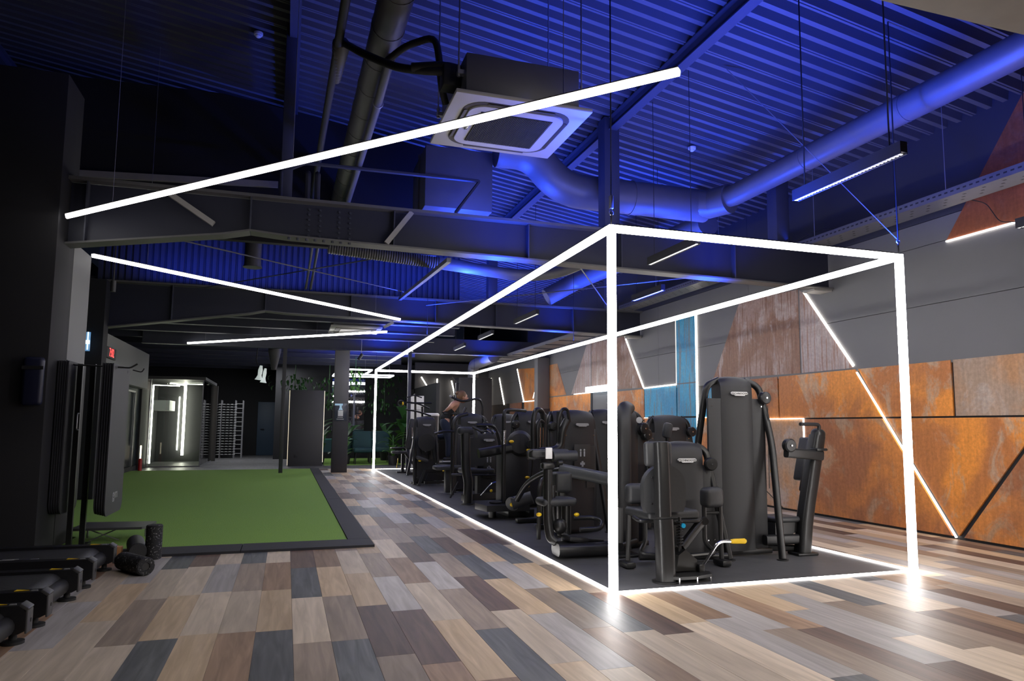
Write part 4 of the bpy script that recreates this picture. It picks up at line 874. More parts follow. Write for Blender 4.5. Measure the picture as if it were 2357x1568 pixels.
P(t, 'overhead_tube', MB().tube(fillet([(0.50, 5.9, 1.16), (0.78, 5.92, 1.165), (0.88, 5.95, 0.95), (0.92, 5.95, 0.62)], 0.09, 6), 0.027, 10), 'frame')
P(t, 'arm_linkage', MB().tube(fillet([(0.42, 5.8, 1.14), (0.55, 5.75, 1.07), (0.66, 5.72, 1.10), (0.72, 5.7, 1.04)], 0.04, 4), 0.02, 8).tube([(0.55, 5.8, 1.05), (0.62, 5.7, 1.14)], 0.018, 8), 'frame')
P(t, 'chrome_links', MB().cyl((0.62, 5.72, 1.10), (0.68, 5.7, 1.06), 0.015, 8).cyl((0.69, 5.72, 1.08), (0.75, 5.72, 1.06), 0.013, 8).sph((0.585, 5.74, 1.05), 0.022), 'chrome', kind='stuff')
P(t, 'base', MB().bar((0.3, 5.85, 0.1), (0.9, 6.1, 0.1), 0.09, 0.09).tube([(0.12, 5.9, 0.1), (0.26, 6.0, 0.32)], 0.014, 8), 'frame')
P(t, 'release_lever', MB().tube(fillet([(0.5, 5.6, 0.15), (0.66, 5.6, 0.32), (0.80, 5.6, 0.36)], 0.05, 4), 0.012, 8), 'chrome'); knob(t, (0.83, 5.6, 0.36), 0.024, (1.6, 1, 0.8)); knob(t, (0.66, 5.6, 0.215), 0.022)
pad(t, 'roller_pad', (0.98, 5.9, 0.62), (0.16, 0.14, 0.26), bev=0.04)
# ---- 7: loop frame tower next to the person
t = thing('loop_frame_machine', 'black machine with a bent loop frame in front of the person', 'gym machine', (0.9, 7.6, 0))
tower(t, 0.92, 7.9, 0.1, 1.38, w=0.58, cw=0.40, foot=0.34, logo=2, pulleys='R')
P(t, 'loop_frame', MB().tube(fillet([(0.48, 7.4, 0.0), (0.48, 7.45, 1.18), (0.56, 7.5, 1.31), (0.76, 7.55, 1.36)], 0.12, 6), 0.032, 10), 'frame')
P(t, 'cross_bar', MB().tube(fillet([(0.16, 7.4, 1.02), (0.3, 7.4, 1.06), (0.50, 7.42, 1.06)], 0.05, 4), 0.02, 8), 'frame')
P(t, 'bench', MB().bx((0.45, 7.6, 0.44), (0.5, 0.34, 0.07), 0.025).bx((0.45, 7.6, 0.22), (0.12, 0.14, 0.4), 0.02), 'pad')
# ---- 8: bench machine and the glute platform
t = thing('bench_machine', 'low black bench machine with slanted legs and a yellow lever near the glowing floor edge', 'gym machine', (0.6, 9.3, 0))
tower(t, 0.44, 9.72, 0.15, 1.33, w=0.46, cw=0.36, foot=0.25, logo=2, placard=1, pulleys='', slot=True)
P(t, 'frame_legs', MB().bar((0.24, 9.3, 0.0), (0.36, 9.35, 0.30), 0.06, 0.05).bar((0.36, 9.35, 0.28), (1.05, 9.45, 0.28), 0.06, 0.07).bar((0.95, 9.4, 0.06), (0.35, 9.3, 0.06), 0.05, 0.05).bar((1.02, 9.45, 0.0), (0.98, 9.45, 0.28), 0.06, 0.05), 'frame', kind='stuff')
P(t, 'side_plate', MB().prism([(0.36, 9.28, 0.1), (1.0, 9.36, 0.1), (0.96, 9.36, 0.25), (0.42, 9.28, 0.25)], (0, 0.02, 0)), 'frame')
P(t, 'seat_pad', MB().bx((0.78, 9.3, 0.37), (0.42, 0.3, 0.06), 0.025, (0, 0.05, 0)), 'pad'); P(t, 'shin_pad', MB().bx((0.34, 9.6, 0.50), (0.24, 0.3, 0.07), 0.03, (0, 0.35, 0)), 'pad')
P(t, 'cam_disc', MB().lathe([(0.02, -0.02), (0.17, -0.015), (0.17, 0.015)], (0.42, 9.52, 0.82), (0.1, 1, 0), 28), 'frame')
P(t, 'cam_lever', MB().bar((0.55, 9.6, 0.75), (0.62, 9.6, 0.42), 0.07, 0.05), 'frame')
for c in ((0.70, 9.15, 0.29), (0.29, 9.5, 0.47), (0.36, 9.75, 0.62)): knob(t, c, 0.024, (1.4, 1, 0.7))
t = thing('glute_machine', 'black standing kickback machine with a tall curved handle frame that the person leans on', 'gym machine', (1.1, 10, 0))
P(t, 'mast', MB().bx((1.13, 10.0, 1.02), (0.075, 0.075, 2.04), 0.008), 'frame')
P(t, 'head_lights', MB().bar((1.02, 10.0, 2.16), (1.14, 10.0, 2.02), 0.02, 0.02), 'frame')
P(t, 'handle_frame', MB().tube(fillet([(0.94, 9.75, 1.74), (1.08, 9.75, 1.67), (1.25, 9.75, 1.65), (1.42, 9.75, 1.70), (1.55, 9.75, 1.70), (1.62, 9.75, 1.55), (1.58, 9.75, 1.2)], 0.08, 5), 0.024, 10), 'frame')
P(t, 'handle_end', MB().sph((0.935, 9.75, 1.745), 0.032), 'dullwhite')
P(t, 'slant_tube', MB().cyl((1.0, 9.6, 1.08), (1.24, 9.7, 1.52), 0.026, 10), 'frame')
P(t, 'forearm_pad', MB().bx((1.02, 9.92, 1.40), (0.38, 0.09, 0.045), 0.02), 'pad')
P(t, 'grip_bar', MB().cyl((0.80, 9.95, 1.425), (0.98, 9.95, 1.42), 0.018, 10), 'cable')
P(t, 'platform', MB().bx((1.02, 10.2, 0.39), (0.52, 0.6, 0.05), 0.015), 'frame')
P(t, 'platform_legs', MB().box(0.78, 0.84, 10.0, 10.06, 0, 0.37).box(1.15, 1.21, 10.0, 10.06, 0, 0.37).box(0.78, 0.84, 10.4, 10.46, 0, 0.37).box(1.15, 1.21, 10.4, 10.46, 0, 0.37), 'frame', kind='stuff')
P(t, 'kick_arm', MB().tube(fillet([(1.2, 10.35, 0.9), (0.8, 10.35, 0.86), (0.62, 10.35, 0.78)], 0.1, 5), 0.02, 8), 'frame')
P(t, 'upright_shell', MB().bx((1.18, 10.3, 0.7), (0.3, 0.24, 1.3), 0.06, seg=3), 'shroud')
# ---- 9: assisted dip tower and plate rack at the far end
t = thing('dip_tower', 'tall black dip tower with cable handles near the far glowing post', 'gym machine', (0.6, 12.5, 0))
P(t, 'leg', MB().bar((0.50, 12.3, 0.0), (0.72, 12.5, 1.05), 0.075, 0.06), 'frame'); P(t, 'leg', MB().bar((0.88, 12.5, 0.0), (0.86, 12.5, 1.05), 0.075, 0.06), 'frame')
P(t, 'floor_bar', MB().bar((0.48, 12.3, 0.04), (0.95, 12.4, 0.04), 0.07, 0.06), 'frame')
P(t, 'upper_post', MB().bar((0.68, 12.45, 1.0), (0.66, 12.45, 1.9), 0.06, 0.05).bar((0.86, 12.5, 1.0), (0.84, 12.5, 1.6), 0.06, 0.05), 'frame', kind='stuff')
P(t, 'back_pad', MB().bx((0.56, 12.42, 0.95), (0.14, 0.1, 0.72), 0.04, (0, 0.14, 0), seg=3), 'pad'); P(t, 'back_pad', MB().bx((0.75, 12.42, 0.95), (0.14, 0.1, 0.72), 0.04, (0, 0.14, 0), seg=3), 'pad')
P(t, 'handle_arms', MB().tube(fillet([(0.30, 12.3, 1.67), (0.5, 12.35, 1.70), (0.75, 12.4, 1.66), (1.0, 12.4, 1.55)], 0.1, 5), 0.018, 8).tube(fillet([(0.4, 12.2, 1.52), (0.7, 12.3, 1.48), (1.02, 12.3, 1.38)], 0.1, 5), 0.02, 8).tube([(0.55, 12.4, 1.68), (1.05, 12.4, 1.68)], 0.022, 8), 'frame', kind='stuff')
P(t, 'hand_grip', MB().torus((0.31, 12.28, 1.66), 0.07, 0.016, (0.3, 1, 0)), 'cable'); P(t, 'hand_grip', MB().tube(fillet([(0.42, 12.2, 1.8), (0.6, 12.2, 1.86), (0.78, 12.2, 1.8)], 0.05, 4), 0.014, 8), 'cable')
knob(t, (0.345, 12.24, 1.66), 0.03, (0.7, 1, 1.4))
P(t, 'cable_grip', MB().tube(fillet([(0.56, 12.2, 1.1), (0.56, 12.15, 0.86), (0.76, 12.15, 0.84)], 0.04, 4), 0.016, 8), 'chrome')
t = thing('small_bench', 'small black bench with a yellow strap left of the dip tower', 'bench', (0.4, 13.2, 0))
P(t, 'seat', MB().bx((0.42, 13.2, 0.50), (0.36, 0.3, 0.07), 0.03), 'pad'); P(t, 'headboard', MB().bx((0.40, 13.25, 0.60), (0.34, 0.2, 0.04), 0.015), 'frame')
P(t, 'leg', MB().box(0.48, 0.55, 13.15, 13.22, 0.03, 0.47), 'frame'); P(t, 'foot', MB().bx((0.55, 13.2, 0.02), (0.34, 0.1, 0.04), 0.01), 'frame')
P(t, 'brace', MB().bar((0.58, 13.18, 0.46), (0.85, 13.2, 0.12), 0.05, 0.05), 'frame')
P(t, 'strap', MB().bar((0.385, 13.1, 0.36), (0.36, 13.1, 0.13), 0.02, 0.01), 'yellow', label='yellow strap')
# far towers seen between the nearer machines
for i, (x, y, h, yaw, lb) in enumerate(((1.75, 6.9, 1.40, 0.0, 'plain black weight tower against the orange panels, near the grey wall column'), (1.95, 9.2, 1.40, 0.0, 'black weight tower right of the person, seen between nearer machines'), (1.95, 4.3, 1.37, 0.0, 'broad black weight tower behind the seated machine'),
        (2.05, 12.0, 1.4, 0.0, 'farthest black weight tower near the right far corner of the frame'), (2.1, 2.9, 1.30, 0.0, 'black weight tower behind the glowing front post'))):
    t = thing('weight_tower', lb, 'gym machine', (x, y, 0), 'plain weight towers')
    tower(t, x, y, yaw, h, w=0.6, cw=0.42, foot=0.36, logo=2, pulleys='R')
    pad(t, 'seat', (x-0.05, y+0.75, 0.45), (0.4, 0.4, 0.08)); P(t, 'seat_post', MB().box(x-0.1, x, y+0.7, y+0.8, 0, 0.42), 'frame')
# water cooler of the lounge behind
t = thing('locker_box', 'pale grey cabinet block behind the dip tower', 'cabinet', (1.25, 15.8, 0))
P(t, 'carcass', MB().box(1.04, 1.44, 15.6, 16.0, 0, 1.98, 0.01), 'dullwhite'); P(t, 'door_gap', MB().box(1.04, 1.44, 15.595, 15.6, 1.58, 1.59), 'ink')
t = thing('drum_bin', 'black cylindrical bin with a pale rim behind the bench machine', 'bin', (1.3, 14.1, 0))
P(t, 'body', MB().lathe([(0.2, 0), (0.22, 1.4)], (1.35, 14.1, 0)), 'darkgrey'); P(t, 'rim', MB().lathe([(0.225, 1.4), (0.23, 1.44), (0.2, 1.47)], (1.35, 14.1, 0)), 'white')
# ================================================================ LEFT FOREGROUND
M['belt'] = mat('treadmill_belt', (0.022, 0.022, 0.024), 0.5, 0, 0.15, 60, 0.15)
M['rail'] = mat('treadmill_rail', (0.014, 0.014, 0.017), 0.3)
M['endcap'] = mat('treadmill_end_cap', (0.06, 0.06, 0.065), 0.4)
for i, (yc, lb) in enumerate(((1.585, 'black treadmill farthest from the camera, beside the foam rollers'), (0.55, 'middle black treadmill of the three at the lower left'), (-0.45, 'black treadmill nearest to the camera at the lower left edge'))):
    t = thing('treadmill', lb, 'treadmill', (-4.3, yc, 0), 'treadmills in a row')
    xe = -3.46
    bel = []
    for k in range(13):
        a = -PI/2+PI*k/12; bel.append((xe-0.16+0.075*math.cos(a), 0, 0.115+0.075*math.sin(a)))
    P(t, 'belt', MB().prism([(-5.6, yc-0.28, 0.04)]+[(p[0], yc-0.28, p[2]) for p in bel]+[(-5.6, yc-0.28, 0.19)], (0, 0.56, 0)), 'belt')
    for s in (-1, 1):
        y0 = yc+s*0.325
        pr = [(-5.6, y0-0.045, 0.10), (xe-0.03, y0-0.045, 0.06), (xe, y0-0.045, 0.075), (xe+0.004, y0-0.045, 0.165), (xe-0.03, y0-0.045, 0.205), (-5.6, y0-0.045, 0.22)]
        r = P(t, 'side_rail', MB().prism(pr, (0, 0.09, 0)), 'rail', smooth=False)
        P(r, 'end_cap', MB().bx((xe+0.003, y0, 0.12), (0.012, 0.092, 0.12), 0.005).bx((xe-0.012, y0, 0.196), (0.05, 0.092, 0.02), 0.006, (0, 0.6, 0)), 'endcap')
        P(r, 'screw_hole', MB().cyl((xe+0.008, y0+0.01, 0.12), (xe+0.011, y0+0.01, 0.12), 0.011, 10), 'ink')
        P(r, 'warning_sticker', MB().prism([(xe-0.17, y0-0.02, 0.2085), (xe-0.10, y0+0.0, 0.2070), (xe-0.17, y0+0.03, 0.2085)], (0, 0, 0.001)), 'yellow', label='yellow warning triangle')
        P(r, 'sticker_print', MB().box(xe-0.09, xe-0.055, y0-0.012, y0-0.006, 0.205, 0.2075).box(xe-0.09, xe-0.06, y0+0.004, y0+0.01, 0.205, 0.2075), 'dullwhite', kind='stuff')
        P(t, 'foot', MB().lathe([(0.055, 0), (0.055, 0.015), (0.02, 0.02), (0.018, 0.085)], (xe-0.07, y0+0.02, 0), n=14), 'cable')
    P(t, 'frame', MB().box(-5.6, xe-0.28, yc-0.27, yc+0.27, 0.04, 0.10), 'cable')
    P(t, 'rear_guard', MB().tube([(xe-0.10, yc-0.28, 0.1), (xe-0.10, yc+0.28, 0.1)], 0.055, 14), 'cable')
    P(t, 'belt_print', MB().box(-4.12, -4.0, yc-0.16, yc-0.145, 0.19, 0.1912).box(-4.08, -3.98, yc-0.13, yc-0.115, 0.19, 0.1912).box(-3.9, -3.85, yc-0.15, yc-0.14, 0.19, 0.1912), 'dullwhite', kind='stuff')
SPK = speckle('speckled_foam', (0.012, 0.012, 0.014), (0.22, 0.22, 0.22), 75, 0.6)
def roller(label, p, q, r, m, hollow=0):
    t = thing('foam_roller', label, 'foam roller', tuple((V(p)+V(q))/2), 'foam rollers')
    d = (V(q)-V(p)); L = d.length
    pr = [(r-0.008, 0), (r, 0.008), (r, L-0.008), (r-0.008, L)]
    if hollow: pr = [(hollow, 0.02), (hollow, 0)]+pr+[(hollow, L), (hollow, L-0.03)]
    P(t, 'foam', MB().lathe(pr, p, d, 26), m)
    if hollow: P(t, 'core_hole', MB().cyl(V(p)+d*0.02, V(p)+d*0.98, hollow*0.98, 16), 'ink')
    return t
roller('black speckled foam roller standing upright by the turf corner', (-3.25, 2.37, 0), (-3.25, 2.37, 0.29), 0.066, SPK)
roller('plain black foam roller lying on the floor beside the upright one', (-3.36, 2.30, 0.074), (-3.47, 2.84, 0.074), 0.074, 'pad')
roller('black speckled hollow foam roller lying in front of the treadmill', (-3.40, 1.93, 0.07), (-3.18, 1.60, 0.07), 0.07, SPK, 0.03)
t = thing('wood_block', 'small orange and brown wooden block on the floor between treadmill and roller', 'block', (-3.56, 2.5, 0))
M['pine'] = mat('pine', (0.45, 0.22, 0.08), 0.6); M['pink'] = mat('pink_band', (0.5, 0.08, 0.2), 0.6)
P(t, 'block', MB().box(-3.62, -3.50, 2.38, 2.46, 0, 0.11, 0.005), 'pine'); P(t, 'band', MB().box(-3.6, -3.575, 2.372, 2.468, 0.0, 0.112).box(-3.55, -3.54, 2.372, 2.468, 0.0, 0.112), 'pink')
t = thing('step_board', 'thin dark board on the turf behind the rack of mats', 'board', (-3.8, 3.65, 0.15))
P(t, 'deck', MB().prism([(-4.12, 3.34, 0.135), (-3.50, 3.30, 0.135), (-3.46, 3.40, 0.135), (-3.44, 3.75, 0.135), (-4.1, 3.85, 0.135)], (0, 0, 0.022)), 'endcap')
P(t, 'legs', MB().cyl((-3.98, 3.4, 0.14), (-3.72, 3.45, 0.02), 0.006, 6).cyl((-3.98, 3.45, 0.02), (-3.72, 3.4, 0.14), 0.006, 6).cyl((-4.05, 3.7, 0.02), (-4.05, 3.7, 0.14), 0.01, 6).cyl((-3.52, 3.65, 0.02), (-3.52, 3.65, 0.14), 0.01, 6), 'wire', kind='stuff')
# rack of exercise mats
rk = thing('mat_rack', 'tall black rack with two upright posts for exercise mats', 'rack', (-3.98, 3.2, 0))
for x in (-4.07, -3.965): P(rk, 'post', MB().box(x-0.022, x+0.022, 3.10, 3.14, 0.03, 1.72), 'frame')
P(rk, 'hook_bar', MB().tube(fillet([(-4.16, 3.0, 1.74), (-4.10, 3.0, 1.70), (-3.98, 3.0, 1.70)], 0.02, 3), 0.008, 8).tube(fillet([(-3.98, 3.0, 1.70), (-3.64, 3.05, 1.69), (-3.58, 3.05, 1.73)], 0.02, 3), 0.008, 8).tube(fillet([(-3.7, 3.5, 1.70), (-3.62, 3.52, 1.68), (-3.60, 3.52, 1.72)], 0.02, 3), 0.006, 8), 'cable')
P(rk, 'base', MB().box(-4.12, -3.80, 3.08, 3.16, 0, 0.03).box(-4.0, -3.94, 2.98, 3.35, 0, 0.03), 'frame')
P(rk, 'handle', MB().tube(fillet([(-4.03, 3.0, 1.25), (-4.03, 2.95, 1.25), (-4.03, 2.95, 1.1), (-4.03, 3.0, 1.1)], 0.02, 3), 0.006, 6), 'wire')
M['matgrey'] = mat('exercise_mat', (0.02, 0.02, 0.025), 0.6, 0, 0.1, 30)
def hmat(x, y0, y1, z0, z1, lb, m='matgrey', printed=False):
    t = thing('exercise_mat', lb, 'exercise mat', (x, (y0+y1)/2, z1), 'exercise mats on the rack')
    r = 0.1; o = []
    for cy_, cz_, a0 in ((y1-r, z0+r, -PI/2), (y1-0.02, z1-0.02, 0), (y0+0.02, z1-0.02, PI/2), (y0+r, z0+r, PI)):
        rr = r if cz_ < 1 else 0.02
        for k in range(6): a = a0+k*PI/10; o.append((x, cy_+rr*math.cos(a), cz_+rr*math.sin(a)))
    P(t, 'mat', MB().prism(o, (0.012, 0, 0)), m)
    for yy in (y0+0.1, y1-0.1): P(t, 'eyelet', MB().torus((x+0.006, yy, z1-0.04), 0.014, 0.008, (1, 0, 0), 14, 6), 'cable')
    if printed:
        o = P(t, 'print', MB().box(x+0.0121, x+0.0127, y0+0.28, y0+0.285, z0+0.17, z0+0.172), 'dullwhite')
        text('gym', 'lettering', o, frame_mtx((x+0.0128, y0+0.40, z0+0.18), (0, 1, 0), (0, 0, 1)), 0.13, 'dullwhite')
for i in range(5): hmat(-3.835+0.02*i, 2.86, 3.60, 0.33-0.006*i, 1.72, ['black exercise mat at the back of the right bunch on the rack', 'second black exercise mat of the right bunch', 'middle black exercise mat of the right bunch', 'fourth black exercise mat of the right bunch', 'outermost exercise mat on the rack, its broad face lit and printed near the bottom'][i], 'matgrey', i == 4)
for i in range(5): hmat(-4.188+0.018*i, 2.86, 3.45, 0.34, 1.73, ['black exercise mat nearest to the dark column on the rack', 'second black exercise mat from the dark column', 'third black exercise mat from the dark column', 'fourth black exercise mat from the dark column', 'fifth black exercise mat from the dark column, beside the rack post'][i])
t = thing('punch_pad', 'rounded dark blue pad hung on the face of the dark column', 'pad', (-4.18, 2.72, 1.5))
M['navy'] = mat('navy_vinyl', (0.012, 0.014, 0.04), 0.45)
P(t, 'cushion', MB().bx((-4.29, 2.56, 1.52), (0.16, 0.07, 0.42), 0.035, seg=4), 'navy'); P(t, 'strap', MB().box(-4.37, -4.21, 2.519, 2.523, 1.62, 1.65), 'cable')
# ================================================================ LEFT FAR SIDE
mesh_obj('wall_mirror', MB().box(-5.79, -5.765, 9.7, 15.9, 0.13, 2.05), mat('dark_glass_wall', (0.010, 0.016, 0.022), 0.45, spec=0.2), wl)
t = thing('blue_sign', 'small backlit blue sign with a white cross shape beside the grey wall panel', 'sign', (-5.13, 7.86, 2.4))
P(t, 'panel', MB().box(-5.2, -5.10, 7.85, 7.88, 2.26, 2.55), emit('sign_blue', (0.02, 0.25, 0.6), 0.6))
SG = emit('sign_white', (0.6, 0.9, 1.0), 2.5)
P(t, 'white_bar', MB().box(-5.215, -5.205, 7.84, 7.88, 2.32, 2.55), SG); P(t, 'white_cross', MB().box(-5.135, -5.122, 7.845, 7.851, 2.28, 2.55).box(-5.155, -5.10, 7.843, 7.85, 2.37, 2.42), SG)
t = thing('led_timer', 'black wall timer with red digits on the far left grey wall', 'timer', (-5.58, 11.4, 2.53))
P(t, 'case', MB().box(-5.599, -5.56, 11.15, 11.95, 2.44, 2.66, 0.005), 'ink')
o = P(t, 'display', MB().box(-5.56, -5.558, 11.2, 11.9, 2.46, 2.64), 'ink'); text('7:02', 'digits', o, frame_mtx((-5.556, 11.55, 2.55), (0, 1, 0), (0, 0, 1)), 0.24, emit('red_digit', (1, 0.02, 0.02), 2.5))
# glass room
gr = thing('glass_room', 'glass walled room with white light bars at the far left', 'glass room', (-4.9, 18.5, 0))
WARM = emit('warm_bar', (1.0, 0.9, 0.75), 14)
for a, b in ((-5.70, -5.30), (-5.29, -4.90), (-4.89, -4.42)): P(gr, 'glass_pane', MB().box(a, b, 17.0, 17.012, 0.03, 2.36), 'glass')
for a, b in ((17.02, 18.4), (18.42, 20.0)): P(gr, 'glass_pane', MB().box(-4.412, -4.4, a, b, 0.03, 2.36), 'glass')
P(gr, 'roof_slab', MB().box(-6.1, -4.35, 16.96, 20.3, 2.36, 2.44), 'endcap')
for x in (-5.70, -4.41): P(gr, 'corner_post', MB().box(x-0.012, x+0.012, 16.98, 17.03, 0, 2.36), 'wire')
P(gr, 'floor_rail', MB().box(-5.72, -4.4, 16.99, 17.02, 0, 0.03).box(-4.42, -4.39, 17, 20, 0, 0.03), 'wire')
P(gr, 'back_wall', MB().box(-6.1, -4.3, 20.2, 20.3, 0, 2.36), 'darkgrey'); P(gr, 'side_wall', MB().box(-6.1, -6.0, 17, 20.3, 0, 2.36), 'darkgrey')
P(gr, 'light_bar', MB().box(-5.665, -5.63, 17.05, 17.08, 0.1, 2.2), WARM); P(gr, 'light_bar', MB().box(-5.25, -5.18, 19.95, 20.0, 0.2, 2.36), WARM); P(gr, 'light_bar', MB().box(-5.40, -5.37, 20.12, 20.15, 0.35, 2.0), WARM)
P(gr, 'light_bar', MB().bar((-5.64, 17.06, 2.2), (-5.05, 17.4, 2.2), 0.02, 0.02), WARM); P(gr, 'light_bar', MB().bar((-5.22, 19.9, 2.34), (-5.5, 18.9, 2.34), 0.025, 0.02), WARM); P(gr, 'light_bar', MB().bar((-5.5, 18.9, 2.33), (-4.45, 18.9, 2.33), 0.02, 0.015), WARM)
P(gr, 'inner_counter', MB().box(-5.95, -5.5, 19.0, 20.1, 1.55, 1.85), 'white')
t = thing('red_post', 'short red cylinder standing at the far left corner of the turf', 'post', (-5.62, 15.45, 0))
P(t, 'cylinder', MB().lathe([(0.045, 0), (0.045, 0.27), (0.03, 0.3)], (-5.6, 15.5, 0)), mat('red_paint', (0.5, 0.01, 0.01), 0.4)); P(t, 'lamp', MB().box(-5.615, -5.585, 15.485, 15.515, 0.3, 0.62), emit('warm_post', (1, 0.85, 0.6), 3))
# wire rack
t = thing('wire_rack', 'tall wire rack with many lit shelves in front of the dark back wall', 'rack', (-4.3, 22.5, 0))
M['shelfwire'] = mat('bright_wire', (0.65, 0.66, 0.66), 0.35, 0.4)
for x in (-4.95, -4.35, -3.9, -3.66):
    P(t, 'upright', MB().box(x-0.015, x+0.015, 22.35, 22.38, 0, 1.98).box(x-0.015, x+0.015, 22.75, 22.78, 0, 1.98), 'wire')
for k in range(20):
    z = 0.12+0.09*k; mb = MB()
    for j in range(9): mb.box(-4.93+0.125*j, -4.85+0.125*j, 22.34, 22.36, z, z+0.02)
    P(t, 'shelf', mb.box(-4.95, -3.9, 22.36, 22.76, z-0.004, z), 'shelfwire', smooth=False)
for k in range(12): P(t, 'ladder_rung', MB().box(-3.9, -3.66, 22.36, 22.38, 0.15+0.155*k, 0.165+0.155*k), 'shelfwire')
# black board with warm edges
t = thing('display_board', 'large black free standing board with thin warm edges beside the grey column', 'board', (-1.68, 16.85, 0))
P(t, 'panel', MB().box(-2.14, -1.21, 16.8, 16.92, 0, 2.13, 0.004), 'darkgrey'); EDG = emit('warm_edge', (1.0, 0.85, 0.6), 1.0)
P(t, 'edge_strip', MB().box(-2.155, -2.142, 16.84, 16.86, 0.02, 2.12), EDG); P(t, 'edge_strip', MB().box(-1.208, -1.195, 16.84, 16.86, 0.1, 2.12), EDG)
P(t, 'socket', MB().box(-1.98, -1.88, 16.79, 16.80, 0.24, 0.32, 0.003), 'cable')
# notice on the column
t = thing('column_notice', 'glass notice plate with a blue heading on the grey column', 'notice', (-0.96, 13.66, 1.46))
P(t, 'plate', MB().box(-1.10, -0.81, 13.655, 13.665, 1.25, 1.68, 0.002), mat('notice_glass', (0.05, 0.06, 0.085), 0.2)); P(t, 'blue_heading', MB().box(-1.10, -0.91, 13.65, 13.655, 1.63, 1.675).box(-0.985, -0.935, 13.65, 13.655, 1.56, 1.63).prism([(-1.01, 13.65, 1.52), (-0.91, 13.65, 1.52), (-0.93, 13.65, 1.57), (-0.99, 13.65, 1.57)], (0, 0.005, 0)), emit('notice_cyan', (0.02, 0.3, 0.5), 0.5))
P(t, 'white_square', MB().box(-1.02, -0.90, 13.65, 13.655, 1.37, 1.51), 'white'); P(t, 'small_print', MB().box(-1.03, -0.90, 13.65, 13.655, 1.335, 1.347).box(-1.05, -0.88, 13.65, 13.655, 1.29, 1.302), 'white', kind='stuff')
# spotlights and ducts over the turf
t = thing('track_spotlight', 'white twin spotlight hanging above the far end of the turf', 'spotlight', (-2.9, 14.5, 2.4))
P(t, 'stem', MB().tube(fillet([(-2.95, 14.5, 3.495), (-2.95, 14.5, 3.1), (-2.98, 14.5, 2.75), (-2.93, 14.5, 2.62)], 0.04, 3), 0.015, 8), 'cable')
for c, s in (((-2.90, 14.5, 2.26), 1.0), ((-2.80, 14.6, 2.2), 0.8)): P(t, 'shade', MB().lathe([(0.10*s, 0), (0.07*s, 0.05), (0.045*s, 0.12), (0.055*s, 0.24), (0.03*s, 0.36)], c, (0.12, 0, 1), 16), emit('spot_white', (0.85, 1, 0.95), 0.35))
t = thing('vertical_duct', 'dark tapered duct dropping behind the second roof beam', 'duct', (-2.62, 14.2, 3)); P(t, 'pipe', MB().lathe([(0.06, 2.5), (0.15, 2.95), (0.16, 3.48)], (-2.55, 14.2, 0), n=18), 'darkgrey')
t = thing('grey_duct', 'vertical dark duct between the two roof beams', 'duct', (-2.63, 6.0, 3.6)); P(t, 'pipe', MB().lathe([(0.13, 3.35), (0.11, 3.4), (0.11, 4.9)], (-2.74, 6.0, 0), n=18), 'duct')
t = thing('pipe_pair', 'pair of thin pipes lit blue, dropping to the second roof beam', 'pipe', (-2.0, 6.5, 3.6))
for x in (-1.98, -1.90): P(t, 'pipe', MB().cyl((x+0.06, 4.5, 3.9), (x, 8.1, 3.48), 0.022, 8), 'duct')
t = thing('camera_spot', 'small black spotlight hung left of the dark column', 'spotlight', (-4.3, 5.3, 2.85)); P(t, 'body', MB().cyl((-4.3, 5.3, 2.78), (-4.3, 5.3, 2.92), 0.03, 12), 'cable'); P(t, 'stem', MB().cyl((-4.3, 5.3, 2.92), (-4.3, 5.3, 3.4), 0.008, 6), 'cable')
ac2 = thing('air_conditioner', 'far ceiling air conditioner beyond the second roof beam', 'air conditioner', (-0.9, 10.2, 3.25))
P(ac2, 'panel', MB().box(-1.45, -0.45, 9.9, 10.9, 3.08, 3.12, 0.005), 'acwhite'); P(ac2, 'slot', MB().box(-1.35, -0.55, 10.0, 10.8, 3.07, 3.08), 'groove'); P(ac2, 'inner_panel', MB().box(-1.25, -0.65, 10.1, 10.7, 3.062, 3.07), 'acwhite'); P(ac2, 'body', MB().box(-1.4, -0.5, 9.95, 10.85, 3.12, 3.4), 'duct')
t = thing('small_spotlight', 'little black spotlight beside the top of the grey column', 'spotlight', (-0.6, 12.6, 2.8)); P(t, 'head', MB().cyl((-0.66, 12.6, 2.68), (-0.58, 12.6, 2.82), 0.035, 12), 'cable'); P(t, 'stem', MB().cyl((-0.6, 12.6, 2.82), (-0.6, 12.6, 3.16), 0.008, 6), 'wire')
